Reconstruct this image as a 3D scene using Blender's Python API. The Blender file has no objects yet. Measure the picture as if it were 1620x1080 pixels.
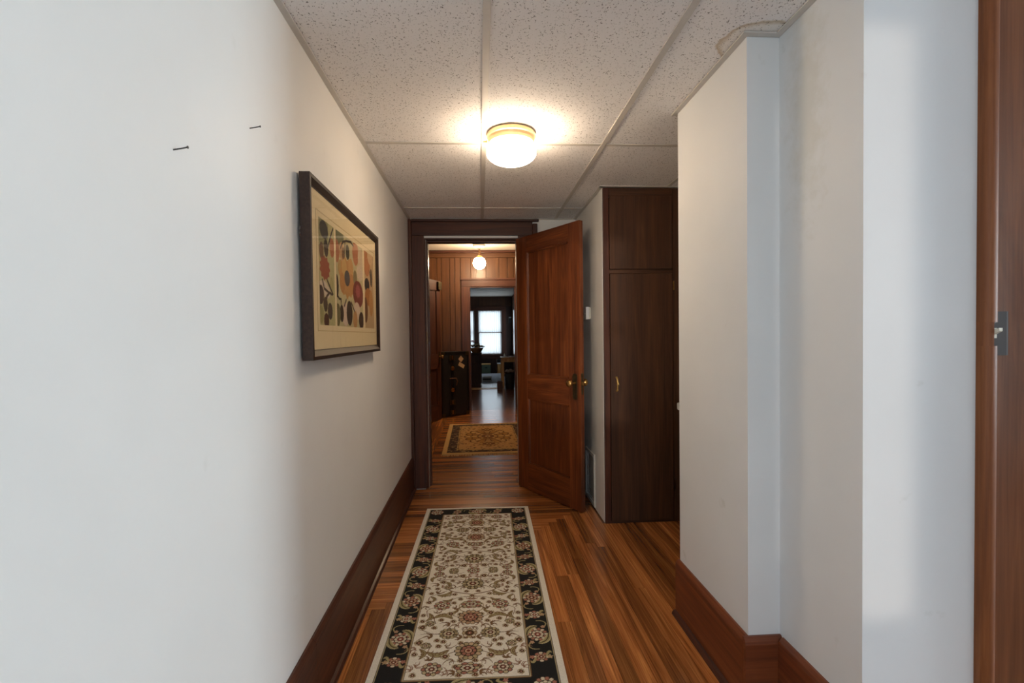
import bpy, bmesh, math, random
import numpy as np
from mathutils import Matrix, Vector

random.seed(7); rng = np.random.default_rng(5)
scn = bpy.context.scene
COL = scn.collection
H = 1.26                       # eye height
CZ = 2.228                     # ceiling height of the passage

# ------------------------------------------------------------------ camera
def set_camera():
    yaw, pitch, roll, f, ppx, ppy = 0.05756, 0.02063, 0.01267, 764.0, 802.9, 546.7
    w = Vector((math.sin(yaw)*math.cos(pitch), math.cos(yaw)*math.cos(pitch), -math.sin(pitch)))
    r0 = Vector((math.cos(yaw), -math.sin(yaw), 0)); u0 = r0.cross(w)
    r = math.cos(roll)*r0 - math.sin(roll)*u0
    u = math.sin(roll)*r0 + math.cos(roll)*u0
    cd = bpy.data.cameras.new('camera'); co = bpy.data.objects.new('camera', cd); COL.objects.link(co)
    cd.sensor_fit = 'HORIZONTAL'; cd.sensor_width = 36; cd.lens = f/1620*36
    cd.shift_x = (810-ppx)/1620; cd.shift_y = (ppy-540)/1620
    cd.clip_start = 0.02; cd.clip_end = 100
    m = Matrix((r, u, -w)).transposed().to_4x4(); m.translation = (0, 0, H)
    co.matrix_world = m
    scn.camera = co
set_camera()

# ------------------------------------------------------------------ light and exposure
vs = scn.view_settings
vs.view_transform = 'Standard'; vs.look = 'None'; vs.gamma = 1.0; vs.use_curve_mapping = False
vs.exposure = 0.3
world = bpy.data.worlds.new('sky'); scn.world = world; world.use_nodes = True
bg = world.node_tree.nodes['Background']
bg.inputs[0].default_value = (0.86, 0.93, 1.0, 1); bg.inputs[1].default_value = 1.0

def area(name, loc, direction, sx, sy, power, color):
    ld = bpy.data.lights.new(name, 'AREA'); ld.shape = 'RECTANGLE'; ld.size = sx; ld.size_y = sy
    ld.energy = power; ld.color = color
    o = bpy.data.objects.new(name, ld); COL.objects.link(o); o.location = loc
    o.rotation_euler = Vector(direction).to_track_quat('-Z', 'Y').to_euler()
    return o
DAY = (0.76, 0.90, 1.0)
area('daylight_side_window_offscreen', (6.12, 0.5, 1.45), (-1, 0, 0), 1.2, 1.3, 195, DAY)
area('daylight_back_window_offscreen', (-0.05, -2.52, 1.45), (0, 1, 0), 0.8, 1.3, 17, DAY)
area('daylight_far_window', (0.36, 17.1, 1.4), (0, -1, 0), 1.0, 1.7, 10, DAY)
area('daylight_far_window_twin', (-0.72, 17.1, 1.4), (0, -1, 0), 1.0, 1.7, 10, DAY)
area('daylight_far_side_window', (1.5, 15.75, 1.4), (-1, 0, 0), 1.1, 1.7, 12, DAY)
sd = bpy.data.lights.new('low_sun_offscreen', 'SUN'); sd.energy = 0.5; sd.angle = math.radians(1.2); sd.color = (1, 0.86, 0.72)
so = bpy.data.objects.new('low_sun_offscreen', sd); COL.objects.link(so)
so.rotation_euler = Vector((0.12, 1, -0.03)).to_track_quat('-Z', 'Y').to_euler()

# ------------------------------------------------------------------ colour helpers
def lin(c):
    out = []
    for v in c[:3]:
        v = v/255.0
        out.append(v/12.92 if v <= 0.04045 else ((v+0.055)/1.055)**2.4)
    return tuple(out)
def lin4(c): return (*lin(c), 1)

# ------------------------------------------------------------------ materials
def newmat(name):
    m = bpy.data.materials.new(name); m.use_nodes = True
    nt = m.node_tree; b = nt.nodes['Principled BSDF']
    return m, nt, b
def N(nt, t, **kw):
    n = nt.nodes.new(t)
    for k, v in kw.items(): setattr(n, k, v)
    return n
def ramp(nt, stops):
    r = N(nt, 'ShaderNodeValToRGB'); e = r.color_ramp.elements
    e[0].position, e[0].color = stops[0]; e[1].position, e[1].color = stops[-1]
    for p, c in stops[1:-1]:
        x = e.new(p); x.color = c
    return r
def plain(name, rgb, rough=0.6, metal=0.0, noise=0.0, nscale=40, bump=0.0, coat=0.0):
    m, nt, b = newmat(name); L = nt.links
    b.inputs['Roughness'].default_value = rough; b.inputs['Metallic'].default_value = metal
    b.inputs['Coat Weight'].default_value = coat
    c = lin(rgb)
    if noise or bump:
        tc = N(nt, 'ShaderNodeTexCoord'); nz = N(nt, 'ShaderNodeTexNoise')
        nz.inputs['Scale'].default_value = nscale; nz.inputs['Detail'].default_value = 5
        L.new(tc.outputs['Object'], nz.inputs['Vector'])
        r = ramp(nt, [(0.3, (*[v*(1-noise) for v in c], 1)), (0.7, (*[min(1, v*(1+noise)) for v in c], 1))])
        L.new(nz.outputs['Fac'], r.inputs['Fac']); L.new(r.outputs['Color'], b.inputs['Base Color'])
        if bump:
            bp = N(nt, 'ShaderNodeBump'); bp.inputs['Strength'].default_value = bump; bp.inputs['Distance'].default_value = 0.004
            L.new(nz.outputs['Fac'], bp.inputs['Height']); L.new(bp.outputs['Normal'], b.inputs['Normal'])
    else:
        b.inputs['Base Color'].default_value = (*c, 1)
    return m
def wood(name, dark, mid, light, axis='Z', rough=0.4, coat=0.2, vary=0.25, across=26, along=1.6, bump=0.06):
    m, nt, b = newmat(name); L = nt.links
    tc = N(nt, 'ShaderNodeTexCoord'); oi = N(nt, 'ShaderNodeObjectInfo')
    mul = N(nt, 'ShaderNodeMath', operation='MULTIPLY'); mul.inputs[1].default_value = 37.0
    L.new(oi.outputs['Random'], mul.inputs[0])
    add = N(nt, 'ShaderNodeVectorMath', operation='ADD')
    L.new(tc.outputs['Object'], add.inputs[0]); L.new(mul.outputs[0], add.inputs[1])
    mp = N(nt, 'ShaderNodeMapping'); L.new(add.outputs[0], mp.inputs['Vector'])
    mp.inputs['Scale'].default_value = tuple(along if a == axis else across for a in 'XYZ')
    n1 = N(nt, 'ShaderNodeTexNoise'); n1.inputs['Scale'].default_value = 1.0; n1.inputs['Detail'].default_value = 7
    n1.inputs['Roughness'].default_value = 0.62; n1.inputs['Distortion'].default_value = 1.1
    L.new(mp.outputs[0], n1.inputs['Vector'])
    mp2 = N(nt, 'ShaderNodeMapping'); L.new(add.outputs[0], mp2.inputs['Vector'])
    mp2.inputs['Scale'].default_value = tuple(along*3 if a == axis else across*9 for a in 'XYZ')
    n2 = N(nt, 'ShaderNodeTexNoise'); n2.inputs['Scale'].default_value = 1.0; n2.inputs['Detail'].default_value = 3
    L.new(mp2.outputs[0], n2.inputs['Vector'])
    mx = N(nt, 'ShaderNodeMix'); mx.data_type = 'FLOAT'; mx.inputs[0].default_value = 0.35
    L.new(n1.outputs['Fac'], mx.inputs[2]); L.new(n2.outputs['Fac'], mx.inputs[3])
    r = ramp(nt, [(0.32, lin4(dark)), (0.5, lin4(mid)), (0.68, lin4(light))])
    L.new(mx.outputs[0], r.inputs['Fac'])
    hs = N(nt, 'ShaderNodeHueSaturation')
    mr = N(nt, 'ShaderNodeMapRange'); mr.inputs[3].default_value = 1-vary; mr.inputs[4].default_value = 1+vary
    L.new(oi.outputs['Random'], mr.inputs[0]); L.new(mr.outputs[0], hs.inputs['Value']); L.new(r.outputs['Color'], hs.inputs['Color'])
    L.new(hs.outputs['Color'], b.inputs['Base Color'])
    b.inputs['Roughness'].default_value = rough; b.inputs['Coat Weight'].default_value = coat; b.inputs['Coat Roughness'].default_value = 0.15; b.inputs['Specular IOR Level'].default_value = 0.35
    bp = N(nt, 'ShaderNodeBump'); bp.inputs['Strength'].default_value = bump; bp.inputs['Distance'].default_value = 0.003
    L.new(mx.outputs[0], bp.inputs['Height']); L.new(bp.outputs['Normal'], b.inputs['Normal'])
    return m
def wallpaint(name, rgb, smudge, dirt=None):
    m, nt, b = newmat(name); L = nt.links
    tc = N(nt, 'ShaderNodeTexCoord')
    n1 = N(nt, 'ShaderNodeTexNoise'); n1.inputs['Scale'].default_value = 2.2; n1.inputs['Detail'].default_value = 6
    n2 = N(nt, 'ShaderNodeTexNoise'); n2.inputs['Scale'].default_value = 60; n2.inputs['Detail'].default_value = 3
    vo = N(nt, 'ShaderNodeTexNoise'); vo.inputs['Scale'].default_value = 9; vo.inputs['Detail'].default_value = 8
    for n in (n1, n2, vo): L.new(tc.outputs['Object'], n.inputs['Vector'])
    c = lin(rgb)
    r = ramp(nt, [(0.35, (*[v*0.965 for v in c], 1)), (0.6, (*c, 1))]); L.new(n1.outputs['Fac'], r.inputs['Fac'])
    r2 = ramp(nt, [(0.69, (1, 1, 1, 1)), (0.76, (1-smudge, 1-smudge, 1-smudge*1.2, 1))]); L.new(vo.outputs['Fac'], r2.inputs['Fac'])
    mx = N(nt, 'ShaderNodeMix'); mx.data_type = 'RGBA'; mx.blend_type = 'MULTIPLY'; mx.inputs[0].default_value = 1
    L.new(r.outputs['Color'], mx.inputs[6]); L.new(r2.outputs['Color'], mx.inputs[7])
    src = mx.outputs[2]
    if dirt:   # a damp stain with a shape of its own: centre, half sizes
        (dc, dr_) = dirt
        mp = N(nt, 'ShaderNodeMapping'); mp.vector_type = 'TEXTURE'; mp.inputs['Location'].default_value = dc; mp.inputs['Scale'].default_value = dr_
        L.new(tc.outputs['Object'], mp.inputs['Vector'])
        ln = N(nt, 'ShaderNodeVectorMath', operation='LENGTH'); L.new(mp.outputs[0], ln.inputs[0])
        n4 = N(nt, 'ShaderNodeTexNoise'); n4.inputs['Scale'].default_value = 16; n4.inputs['Detail'].default_value = 8; n4.inputs['Roughness'].default_value = 0.7
        L.new(tc.outputs['Object'], n4.inputs['Vector'])
        ma = N(nt, 'ShaderNodeMath', operation='MULTIPLY_ADD'); L.new(n4.outputs['Fac'], ma.inputs[0]); ma.inputs[1].default_value = 2.2; L.new(ln.outputs['Value'], ma.inputs[2])
        hv = N(nt, 'ShaderNodeMath', operation='MULTIPLY'); L.new(ma.outputs[0], hv.inputs[0]); hv.inputs[1].default_value = 0.4
        r5 = ramp(nt, [(0.55, (0.90, 0.89, 0.85, 1)), (0.85, (1, 1, 1, 1))]); L.new(hv.outputs[0], r5.inputs['Fac'])
        m5 = N(nt, 'ShaderNodeMix'); m5.data_type = 'RGBA'; m5.blend_type = 'MULTIPLY'; m5.inputs[0].default_value = 1
        L.new(src, m5.inputs[6]); L.new(r5.outputs['Color'], m5.inputs[7]); src = m5.outputs[2]
    L.new(src, b.inputs['Base Color'])
    b.inputs['Roughness'].default_value = 0.55; b.inputs['Specular IOR Level'].default_value = 0.3
    bp = N(nt, 'ShaderNodeBump'); bp.inputs['Strength'].default_value = 0.06; bp.inputs['Distance'].default_value = 0.003
    ad = N(nt, 'ShaderNodeMath', operation='ADD'); L.new(n2.outputs['Fac'], ad.inputs[0]); L.new(n1.outputs['Fac'], ad.inputs[1])
    L.new(ad.outputs[0], bp.inputs['Height']); L.new(bp.outputs['Normal'], b.inputs['Normal'])
    return m
def tilemat(name, stain=False):
    m, nt, b = newmat(name); L = nt.links
    tc = N(nt, 'ShaderNodeTexCoord')
    sep = lambda: None
    nz = N(nt, 'ShaderNodeTexNoise'); nz.inputs['Scale'].default_value = 470; nz.inputs['Detail'].default_value = 2
    mp = N(nt, 'ShaderNodeMapping'); mp.inputs['Scale'].default_value = (1.0, 0.55, 1)
    L.new(tc.outputs['Object'], mp.inputs['Vector']); L.new(mp.outputs[0], nz.inputs['Vector'])
    n3 = N(nt, 'ShaderNodeTexNoise'); n3.inputs['Scale'].default_value = 130; n3.inputs['Detail'].default_value = 1
    L.new(tc.outputs['Object'], n3.inputs['Vector'])
    pr = N(nt, 'ShaderNodeMath', operation='MULTIPLY'); L.new(nz.outputs['Fac'], pr.inputs[0]); L.new(n3.outputs['Fac'], pr.inputs[1])
    r = ramp(nt, [(0.355, lin4((246, 244, 243))), (0.40, lin4((96, 90, 86)))]); L.new(pr.outputs[0], r.inputs['Fac'])
    n2 = N(nt, 'ShaderNodeTexNoise'); n2.inputs['Scale'].default_value = 260; L.new(tc.outputs['Object'], n2.inputs['Vector'])
    src = r.outputs['Color']
    if stain:
        sx = N(nt, 'ShaderNodeSeparateXYZ'); L.new(tc.outputs['Object'], sx.inputs[0])
        wn = N(nt, 'ShaderNodeTexNoise'); wn.inputs['Scale'].default_value = 14; wn.inputs['Detail'].default_value = 4
        L.new(tc.outputs['Object'], wn.inputs['Vector'])
        def term(o, c, rad):
            a = N(nt, 'ShaderNodeMath', operation='SUBTRACT'); L.new(o, a.inputs[0]); a.inputs[1].default_value = c
            d = N(nt, 'ShaderNodeMath', operation='DIVIDE'); L.new(a.outputs[0], d.inputs[0]); d.inputs[1].default_value = rad
            q = N(nt, 'ShaderNodeMath', operation='POWER'); L.new(d.outputs[0], q.inputs[0]); q.inputs[1].default_value = 2
            ab = N(nt, 'ShaderNodeMath', operation='MULTIPLY'); L.new(d.outputs[0], ab.inputs[0]); L.new(d.outputs[0], ab.inputs[1])
            return ab
        tx = term(sx.outputs[0], 0.93, 0.115); ty = term(sx.outputs[1], 1.585, 0.105)
        s = N(nt, 'ShaderNodeMath', operation='ADD'); L.new(tx.outputs[0], s.inputs[0]); L.new(ty.outputs[0], s.inputs[1])
        wv = N(nt, 'ShaderNodeMath', operation='MULTIPLY_ADD'); L.new(wn.outputs['Fac'], wv.inputs[0]); wv.inputs[1].default_value = 0.9; L.new(s.outputs[0], wv.inputs[2])
        rr = ramp(nt, [(0.0, (1, 1, 1, 1)), (0.40, (0.97, 0.95, 0.90, 1)), (0.485, (0.66, 0.56, 0.42, 1)), (0.53, (1, 1, 1, 1))])
        dv = N(nt, 'ShaderNodeMath', operation='MULTIPLY'); L.new(wv.outputs[0], dv.inputs[0]); dv.inputs[1].default_value = 0.34
        L.new(dv.outputs[0], rr.inputs['Fac'])
        mx = N(nt, 'ShaderNodeMix'); mx.data_type = 'RGBA'; mx.blend_type = 'MULTIPLY'; mx.inputs[0].default_value = 1
        L.new(src, mx.inputs[6]); L.new(rr.outputs['Color'], mx.inputs[7]); src = mx.outputs[2]
    L.new(src, b.inputs['Base Color']); b.inputs['Roughness'].default_value = 0.9
    bp = N(nt, 'ShaderNodeBump'); bp.inputs['Strength'].default_value = 0.25; bp.inputs['Distance'].default_value = 0.002
    L.new(n2.outputs['Fac'], bp.inputs['Height']); L.new(bp.outputs['Normal'], b.inputs['Normal'])
    return m
def vcolmat(name, rough=0.95, bump=0.0, nscale=350):
    m, nt, b = newmat(name); L = nt.links
    at = N(nt, 'ShaderNodeAttribute', attribute_name='dye')
    tc = N(nt, 'ShaderNodeTexCoord'); nz = N(nt, 'ShaderNodeTexNoise'); nz.inputs['Scale'].default_value = nscale
    L.new(tc.outputs['Object'], nz.inputs['Vector'])
    r = ramp(nt, [(0.3, (0.80, 0.80, 0.80, 1)), (0.7, (1, 1, 1, 1))]); L.new(nz.outputs['Fac'], r.inputs['Fac'])
    mx = N(nt, 'ShaderNodeMix'); mx.data_type = 'RGBA'; mx.blend_type = 'MULTIPLY'; mx.inputs[0].default_value = 1 if bump else 0.2
    L.new(at.outputs['Color'], mx.inputs[6]); L.new(r.outputs['Color'], mx.inputs[7]); L.new(mx.outputs[2], b.inputs['Base Color'])
    b.inputs['Roughness'].default_value = rough; b.inputs['Specular IOR Level'].default_value = 0.15 if bump else 0.4
    if bump:
        bp = N(nt, 'ShaderNodeBump'); bp.inputs['Strength'].default_value = bump; bp.inputs['Distance'].default_value = 0.003
        L.new(nz.outputs['Fac'], bp.inputs['Height']); L.new(bp.outputs['Normal'], b.inputs['Normal'])
    return m
def emit(name, rgb, strength):
    m, nt, b = newmat(name)
    b.inputs['Base Color'].default_value = (0.9, 0.9, 0.88, 1); b.inputs['Roughness'].default_value = 0.25
    b.inputs['Emission Color'].default_value = (*rgb, 1); b.inputs['Emission Strength'].default_value = strength
    return m
def glassmat(name, gloss=0.02):
    m = bpy.data.materials.new(name); m.use_nodes = True; nt = m.node_tree; nt.nodes.clear(); L = nt.links
    out = N(nt, 'ShaderNodeOutputMaterial'); tr = N(nt, 'ShaderNodeBsdfTransparent'); gl = N(nt, 'ShaderNodeBsdfGlossy')
    gl.inputs['Roughness'].default_value = gloss
    fr = N(nt, 'ShaderNodeFresnel'); fr.inputs['IOR'].default_value = 1.45
    mx = N(nt, 'ShaderNodeMixShader'); ge = N(nt, 'ShaderNodeNewGeometry'); iv = N(nt, 'ShaderNodeMath', operation='SUBTRACT'); iv.inputs[0].default_value = 1.0; L.new(ge.outputs['Backfacing'], iv.inputs[1])
    ml = N(nt, 'ShaderNodeMath', operation='MULTIPLY'); L.new(fr.outputs[0], ml.inputs[0]); L.new(iv.outputs[0], ml.inputs[1]); L.new(ml.outputs[0], mx.inputs[0]); L.new(tr.outputs[0], mx.inputs[1]); L.new(gl.outputs[0], mx.inputs[2])
    L.new(mx.outputs[0], out.inputs[0]); return m
def sheer(name, transp=0.15):
    m = bpy.data.materials.new(name); m.use_nodes = True; nt = m.node_tree; nt.nodes.clear(); L = nt.links
    out = N(nt, 'ShaderNodeOutputMaterial'); tr = N(nt, 'ShaderNodeBsdfTransparent'); tl = N(nt, 'ShaderNodeBsdfTranslucent'); df = N(nt, 'ShaderNodeBsdfDiffuse')
    tl.inputs[0].default_value = (0.80, 0.84, 0.86, 1); df.inputs[0].default_value = (0.85, 0.88, 0.9, 1)
    m1 = N(nt, 'ShaderNodeMixShader'); m1.inputs[0].default_value = 0.35; L.new(tl.outputs[0], m1.inputs[1]); L.new(df.outputs[0], m1.inputs[2])
    m2 = N(nt, 'ShaderNodeMixShader'); m2.inputs[0].default_value = transp; L.new(m1.outputs[0], m2.inputs[1]); L.new(tr.outputs[0], m2.inputs[2])
    L.new(m2.outputs[0], out.inputs[0]); return m

M = {}
M['wall'] = wallpaint('white_wall_paint', (232, 231, 227), 0.05)
M['wall_worn'] = wallpaint('worn_white_wall_paint', (232, 234, 235), 0.10, ((0.99, 1.42, 1.95), (0.3, 0.10, 0.38)))
M['tile'] = tilemat('fissured_ceiling_tile'); M['tile_stained'] = tilemat('water_stained_ceiling_tile', True)
M['tee'] = plain('white_tee_metal', (208, 203, 196), 0.45, noise=0.03)
M['plenum'] = plain('plenum_board', (90, 84, 78), 0.9, noise=0.1)
for a in 'XYZ':
    M['mahog'+a] = wood('mahogany_trim_'+a, (46, 25, 18), (74, 40, 27), (98, 55, 35), a, 0.52, 0.08, 0.08, 22, 1.2)
    M['door'+a] = wood('varnished_door_wood_'+a, (66, 31, 14), (106, 53, 25), (146, 80, 38), a, 0.36, 0.3, 0.10, 20, 1.3)
    M['base'+a] = wood('baseboard_wood_'+a, (84, 42, 24), (116, 60, 34), (140, 78, 44), a, 0.42, 0.2, 0.05, 16, 1.0)
    M['cab'+a] = wood('dark_plywood_'+a, (52, 32, 19), (74, 46, 28), (92, 59, 36), a, 0.6, 0.0, 0.06, 12, 0.9)
    M['oak'+a] = wood('golden_brown_panelling_'+a, (68, 40, 20), (90, 55, 29), (106, 67, 37), a, 0.45, 0.1, 0.12, 18, 1.2)
    M['casing'+a] = wood('brown_casing_wood_'+a, (94, 54, 30), (120, 72, 42), (140, 88, 52), a, 0.38, 0.25, 0.06, 14, 1.0)
M['moulding'] = wood('worn_round_moulding', (96, 52, 26), (128, 74, 38), (152, 94, 52), 'Z', 0.5, 0.0, 0.05, 14, 1.0)
M['board'] = wood('floorboard_wood', (92, 50, 24), (158, 96, 50), (206, 138, 76), 'X', 0.25, 0.45, 0.46, 34, 1.1, 0.05)
M['subfloor'] = plain('subfloor_wood', (112, 70, 40), 0.8, noise=0.2)
M['brass'] = plain('aged_brass', (190, 150, 90), 0.28, 1.0, noise=0.1)
M['brightbrass'] = plain('polished_brass', (244, 206, 128), 0.3, 0.75, noise=0.05)
M['bronze'] = plain('dark_bronze', (92, 82, 60), 0.4, 0.9, noise=0.15, nscale=90)
M['steel'] = plain('grey_steel', (150, 148, 145), 0.35, 1.0)
M['nail'] = plain('dull_nail_iron', (58, 54, 50), 0.7, noise=0.1)
M['globe'] = emit('lit_opal_glass', (1.0, 0.79, 0.57), 37)
M['globe2'] = emit('lit_globe_glass', (1.0, 0.74, 0.46), 115)
M['plate'] = plain('antique_brass_rim', (238, 205, 155), 0.35, 0.35, noise=0.05)
M['brown_plastic'] = plain('brown_bakelite', (54, 46, 43), 0.6, noise=0.06)
M['ivory'] = plain('ivory_plastic', (226, 224, 208), 0.4, noise=0.03)
M['white'] = plain('white_enamel', (222, 222, 220), 0.35, noise=0.02)
M['frame'] = wood('picture_frame_wood', (28, 18, 13), (40, 26, 19), (54, 36, 27), 'Y', 0.5, 0.05, 0.05, 40, 4)
M['frame_side'] = plain('mottled_frame_side', (62, 43, 34), 0.65, noise=0.25, nscale=90)
M['mat'] = plain('cream_mat_board', (228, 208, 164), 0.85, noise=0.02)
M['groove'] = plain('mat_groove', (196, 172, 126), 0.9, noise=0.02)
M['glass'] = glassmat('picture_glass'); M['pane'] = glassmat('window_glass')
M['black'] = plain('black_trunk_canvas', (30, 28, 28), 0.55, noise=0.3, nscale=30)
M['blackedge'] = plain('black_trunk_binding', (18, 20, 22), 0.4, noise=0.2)
M['leather'] = plain('tan_leather', (128, 86, 56), 0.6, noise=0.2)
M['sticker'] = plain('paper_sticker', (196, 160, 120), 0.8, noise=0.15)
M['dresser'] = wood('dark_dresser_wood', (40, 25, 19), (56, 35, 26), (72, 46, 33), 'Z', 0.6, 0.0, 0.05)
M['pine'] = wood('pale_pine', (176, 120, 66), (204, 150, 92), (222, 172, 112), 'Z', 0.45, 0.15, 0.05)
M['wicker'] = plain('wicker', (142, 92, 48), 0.7, noise=0.35, nscale=120)
M['red'] = plain('red_petals', (206, 30, 62), 0.6, noise=0.15)
M['cream'] = plain('cream_petals', (232, 216, 176), 0.6, noise=0.15)
M['leaf'] = plain('dark_leaves', (52, 58, 34), 0.6, noise=0.25)
M['greenbox'] = plain('dull_green_card', (82, 98, 80), 0.7, noise=0.1)
M['tan'] = plain('tan_card', (190, 146, 88), 0.75, noise=0.1)
M['paper'] = plain('white_paper', (226, 228, 230), 0.7, noise=0.03)
M['blackplastic'] = plain('black_plastic', (22, 22, 24), 0.5, noise=0.2)
M['greycloth'] = plain('grey_brown_cloth', (120, 104, 92), 0.9, noise=0.25, nscale=30, bump=0.4)
M['greyrug'] = plain('grey_blue_carpet', (150, 152, 162), 0.9, noise=0.12, nscale=60)
M['darkfloor'] = wood('far_floor_wood', (62, 32, 18), (92, 50, 28), (116, 66, 36), 'X', 0.25, 0.3, 0.1, 18, 0.8)
M['ceil_far'] = plain('far_ceiling_paint', (222, 213, 202), 0.8, noise=0.03, nscale=3)
M['sheer'] = sheer('sheer_curtain')
M['grille'] = plain('grille_enamel', (206, 204, 198), 0.4, noise=0.04)
M['fringe'] = plain('rug_fringe', (196, 160, 104), 0.9, noise=0.2, nscale=200)

# ------------------------------------------------------------------ mesh helpers
def bm_box(bm, x0, x1, y0, y1, z0, z1, mat=None):
    v = [bm.verts.new(p) for p in ((x0,y0,z0),(x1,y0,z0),(x1,y1,z0),(x0,y1,z0),(x0,y0,z1),(x1,y0,z1),(x1,y1,z1),(x0,y1,z1))]
    for f in ((0,3,2,1),(4,5,6,7),(0,1,5,4),(1,2,6,5),(2,3,7,6),(3,0,4,7)): bm.faces.new([v[i] for i in f])
    if mat is not None: bmesh.ops.transform(bm, matrix=mat, verts=v)
    return v
def bm_prism(bm, pts, axis, a, b):
    def P(p, t):
        if axis == 'X': return (t, p[0], p[1])
        if axis == 'Y': return (p[0], t, p[1])
        return (p[0], p[1], t)
    A = [bm.verts.new(P(p, a)) for p in pts]; B = [bm.verts.new(P(p, b)) for p in pts]; n = len(pts)
    bm.faces.new(A); bm.faces.new(B[::-1])
    for i in range(n): bm.faces.new([A[i], B[i], B[(i+1) % n], A[(i+1) % n]])
    return A+B
def bm_lathe(bm, prof, seg=32, center=(0,0,0), axis='Z'):
    rings = []
    for r, z in prof:
        ring = []
        for i in range(seg):
            t = 2*math.pi*i/seg
            p = (r*math.cos(t), r*math.sin(t), z)
            if axis == 'X': p = (p[2], p[0], p[1])
            if axis == 'Y': p = (p[0], p[2], p[1])
            ring.append(bm.verts.new((p[0]+center[0], p[1]+center[1], p[2]+center[2])))
        rings.append(ring)
    for a, b in zip(rings, rings[1:]):
        for i in range(seg): bm.faces.new([a[i], a[(i+1) % seg], b[(i+1) % seg], b[i]])
    bm.faces.new(rings[0][::-1]); bm.faces.new(rings[-1])
def bm_tube(bm, pts, r, seg=8):
    pts = [Vector(p) for p in pts]; rings = []
    for i, p in enumerate(pts):
        t = (pts[min(i+1, len(pts)-1)] - pts[max(i-1, 0)]).normalized()
        s = t.cross(Vector((0, 0, 1)))
        if s.length < 1e-3: s = t.cross(Vector((1, 0, 0)))
        s.normalize(); q = t.cross(s); rr = r[i] if isinstance(r, (list, tuple)) else r
        rings.append([bm.verts.new(p + rr*(math.cos(2*math.pi*k/seg)*s + math.sin(2*math.pi*k/seg)*q)) for k in range(seg)])
    for a, b in zip(rings, rings[1:]):
        for k in range(seg): bm.faces.new([a[k], a[(k+1) % seg], b[(k+1) % seg], b[k]])
    bm.faces.new(rings[0][::-1]); bm.faces.new(rings[-1])
def mesh_from(bm, name, mat, smooth=False, bevel=0.0):
    if bevel:
        bmesh.ops.bevel(bm, geom=[e for e in bm.edges], offset=bevel, segments=2, affect='EDGES', profile=0.6)
    bmesh.ops.recalc_face_normals(bm, faces=bm.faces)
    me = bpy.data.meshes.new(name); bm.to_mesh(me); bm.free()
    me.materials.append(mat)
    if smooth:
        me.polygons.foreach_set('use_smooth', [True]*len(me.polygons))
        try: me.set_sharp_from_angle(angle=math.radians(40))
        except Exception: pass
    return me
def link(name, me, parent=None, loc=None, rot=None):
    o = bpy.data.objects.new(name, me); COL.objects.link(o)
    if parent: o.parent = parent
    if loc is not None: o.location = loc
    if rot is not None: o.rotation_euler = rot
    return o
def box(name, b, mat, parent=None, bevel=0.0, loc=None, rot=None):
    bm = bmesh.new(); bm_box(bm, *b); return link(name, mesh_from(bm, name, mat, False, bevel), parent, loc, rot)
def prism(name, pts, axis, a, b, mat, parent=None, bevel=0.0, smooth=False):
    bm = bmesh.new(); bm_prism(bm, pts, axis, a, b); return link(name, mesh_from(bm, name, mat, smooth, bevel), parent)
def lathe(name, prof, mat, parent=None, center=(0,0,0), axis='Z', seg=32):
    bm = bmesh.new(); bm_lathe(bm, prof, seg, center, axis); return link(name, mesh_from(bm, name, mat, True), parent)
def tube(name, pts, r, mat, parent=None, seg=8):
    bm = bmesh.new(); bm_tube(bm, pts, r, seg); return link(name, mesh_from(bm, name, mat, True), parent)
def thing(name, label, cat, loc=(0,0,0), rz=0, group=None):
    o = bpy.data.objects.new(name, None); COL.objects.link(o); o.location = loc; o.rotation_euler = (0, 0, rz)
    o.empty_display_size = 0.1
    return tag(o, label, cat, group)
def tag(o, label, cat=None, group=None, kind=None):
    if label: o['label'] = label
    if cat: o['category'] = cat
    if group: o['group'] = group
    if kind: o['kind'] = kind
    return o
def struct(o, label, cat): return tag(o, label, cat, None, 'structure')

# ================================================================== STRUCTURE
# ---- floor: sub-floor slabs, strips of wood on top (parts of the floor)
bm = bmesh.new()
for b in ((-0.70, 6.1, -2.5, 4.04), (-1.05, 1.42, 4.04, 8.2), (-2.3, 1.25, 8.2, 16.85)): bm_box(bm, *b, -0.10, -0.012)
floor = struct(link('floor', mesh_from(bm, 'floor', M['subfloor'])), 'varnished strip wood floor running through the passage and rooms', 'floor')
W = 0.060; G = 0.0012; X0, Y0 = -0.575, 2.125    # staircase joint between the two board directions
blanks = {}
def board(length, wid=W):
    key = (round(length, 3), round(wid, 3))
    if key not in blanks:
        bm = bmesh.new(); l = length/2-G/2; w = wid/2-G/2
        v = bm_box(bm, -l, l, -w, w, -0.012, 0.0)
        blanks[key] = mesh_from(bm, 'floorboard', M['board'])
    return blanks[key]
nboards = 0
def lay(x0, x1, y0, y1, along):
    global nboards
    if x1-x0 < 0.02 or y1-y0 < 0.02: return
    nboards += 1
    if along == 'X': link('floorboard', board(x1-x0, y1-y0), floor, ((x0+x1)/2, (y0+y1)/2, 0))
    else: link('floorboard', board(y1-y0, x1-x0), floor, ((x0+x1)/2, (y0+y1)/2, 0), (0, 0, math.pi/2))
def cuts(a, b, step, jitter):
    out = [a]; t = a + step*random.uniform(0.4, 1.1)
    while t < b-0.3:
        out.append(t); t += step*random.uniform(1-jitter, 1+jitter)
    return out + [b]
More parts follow.
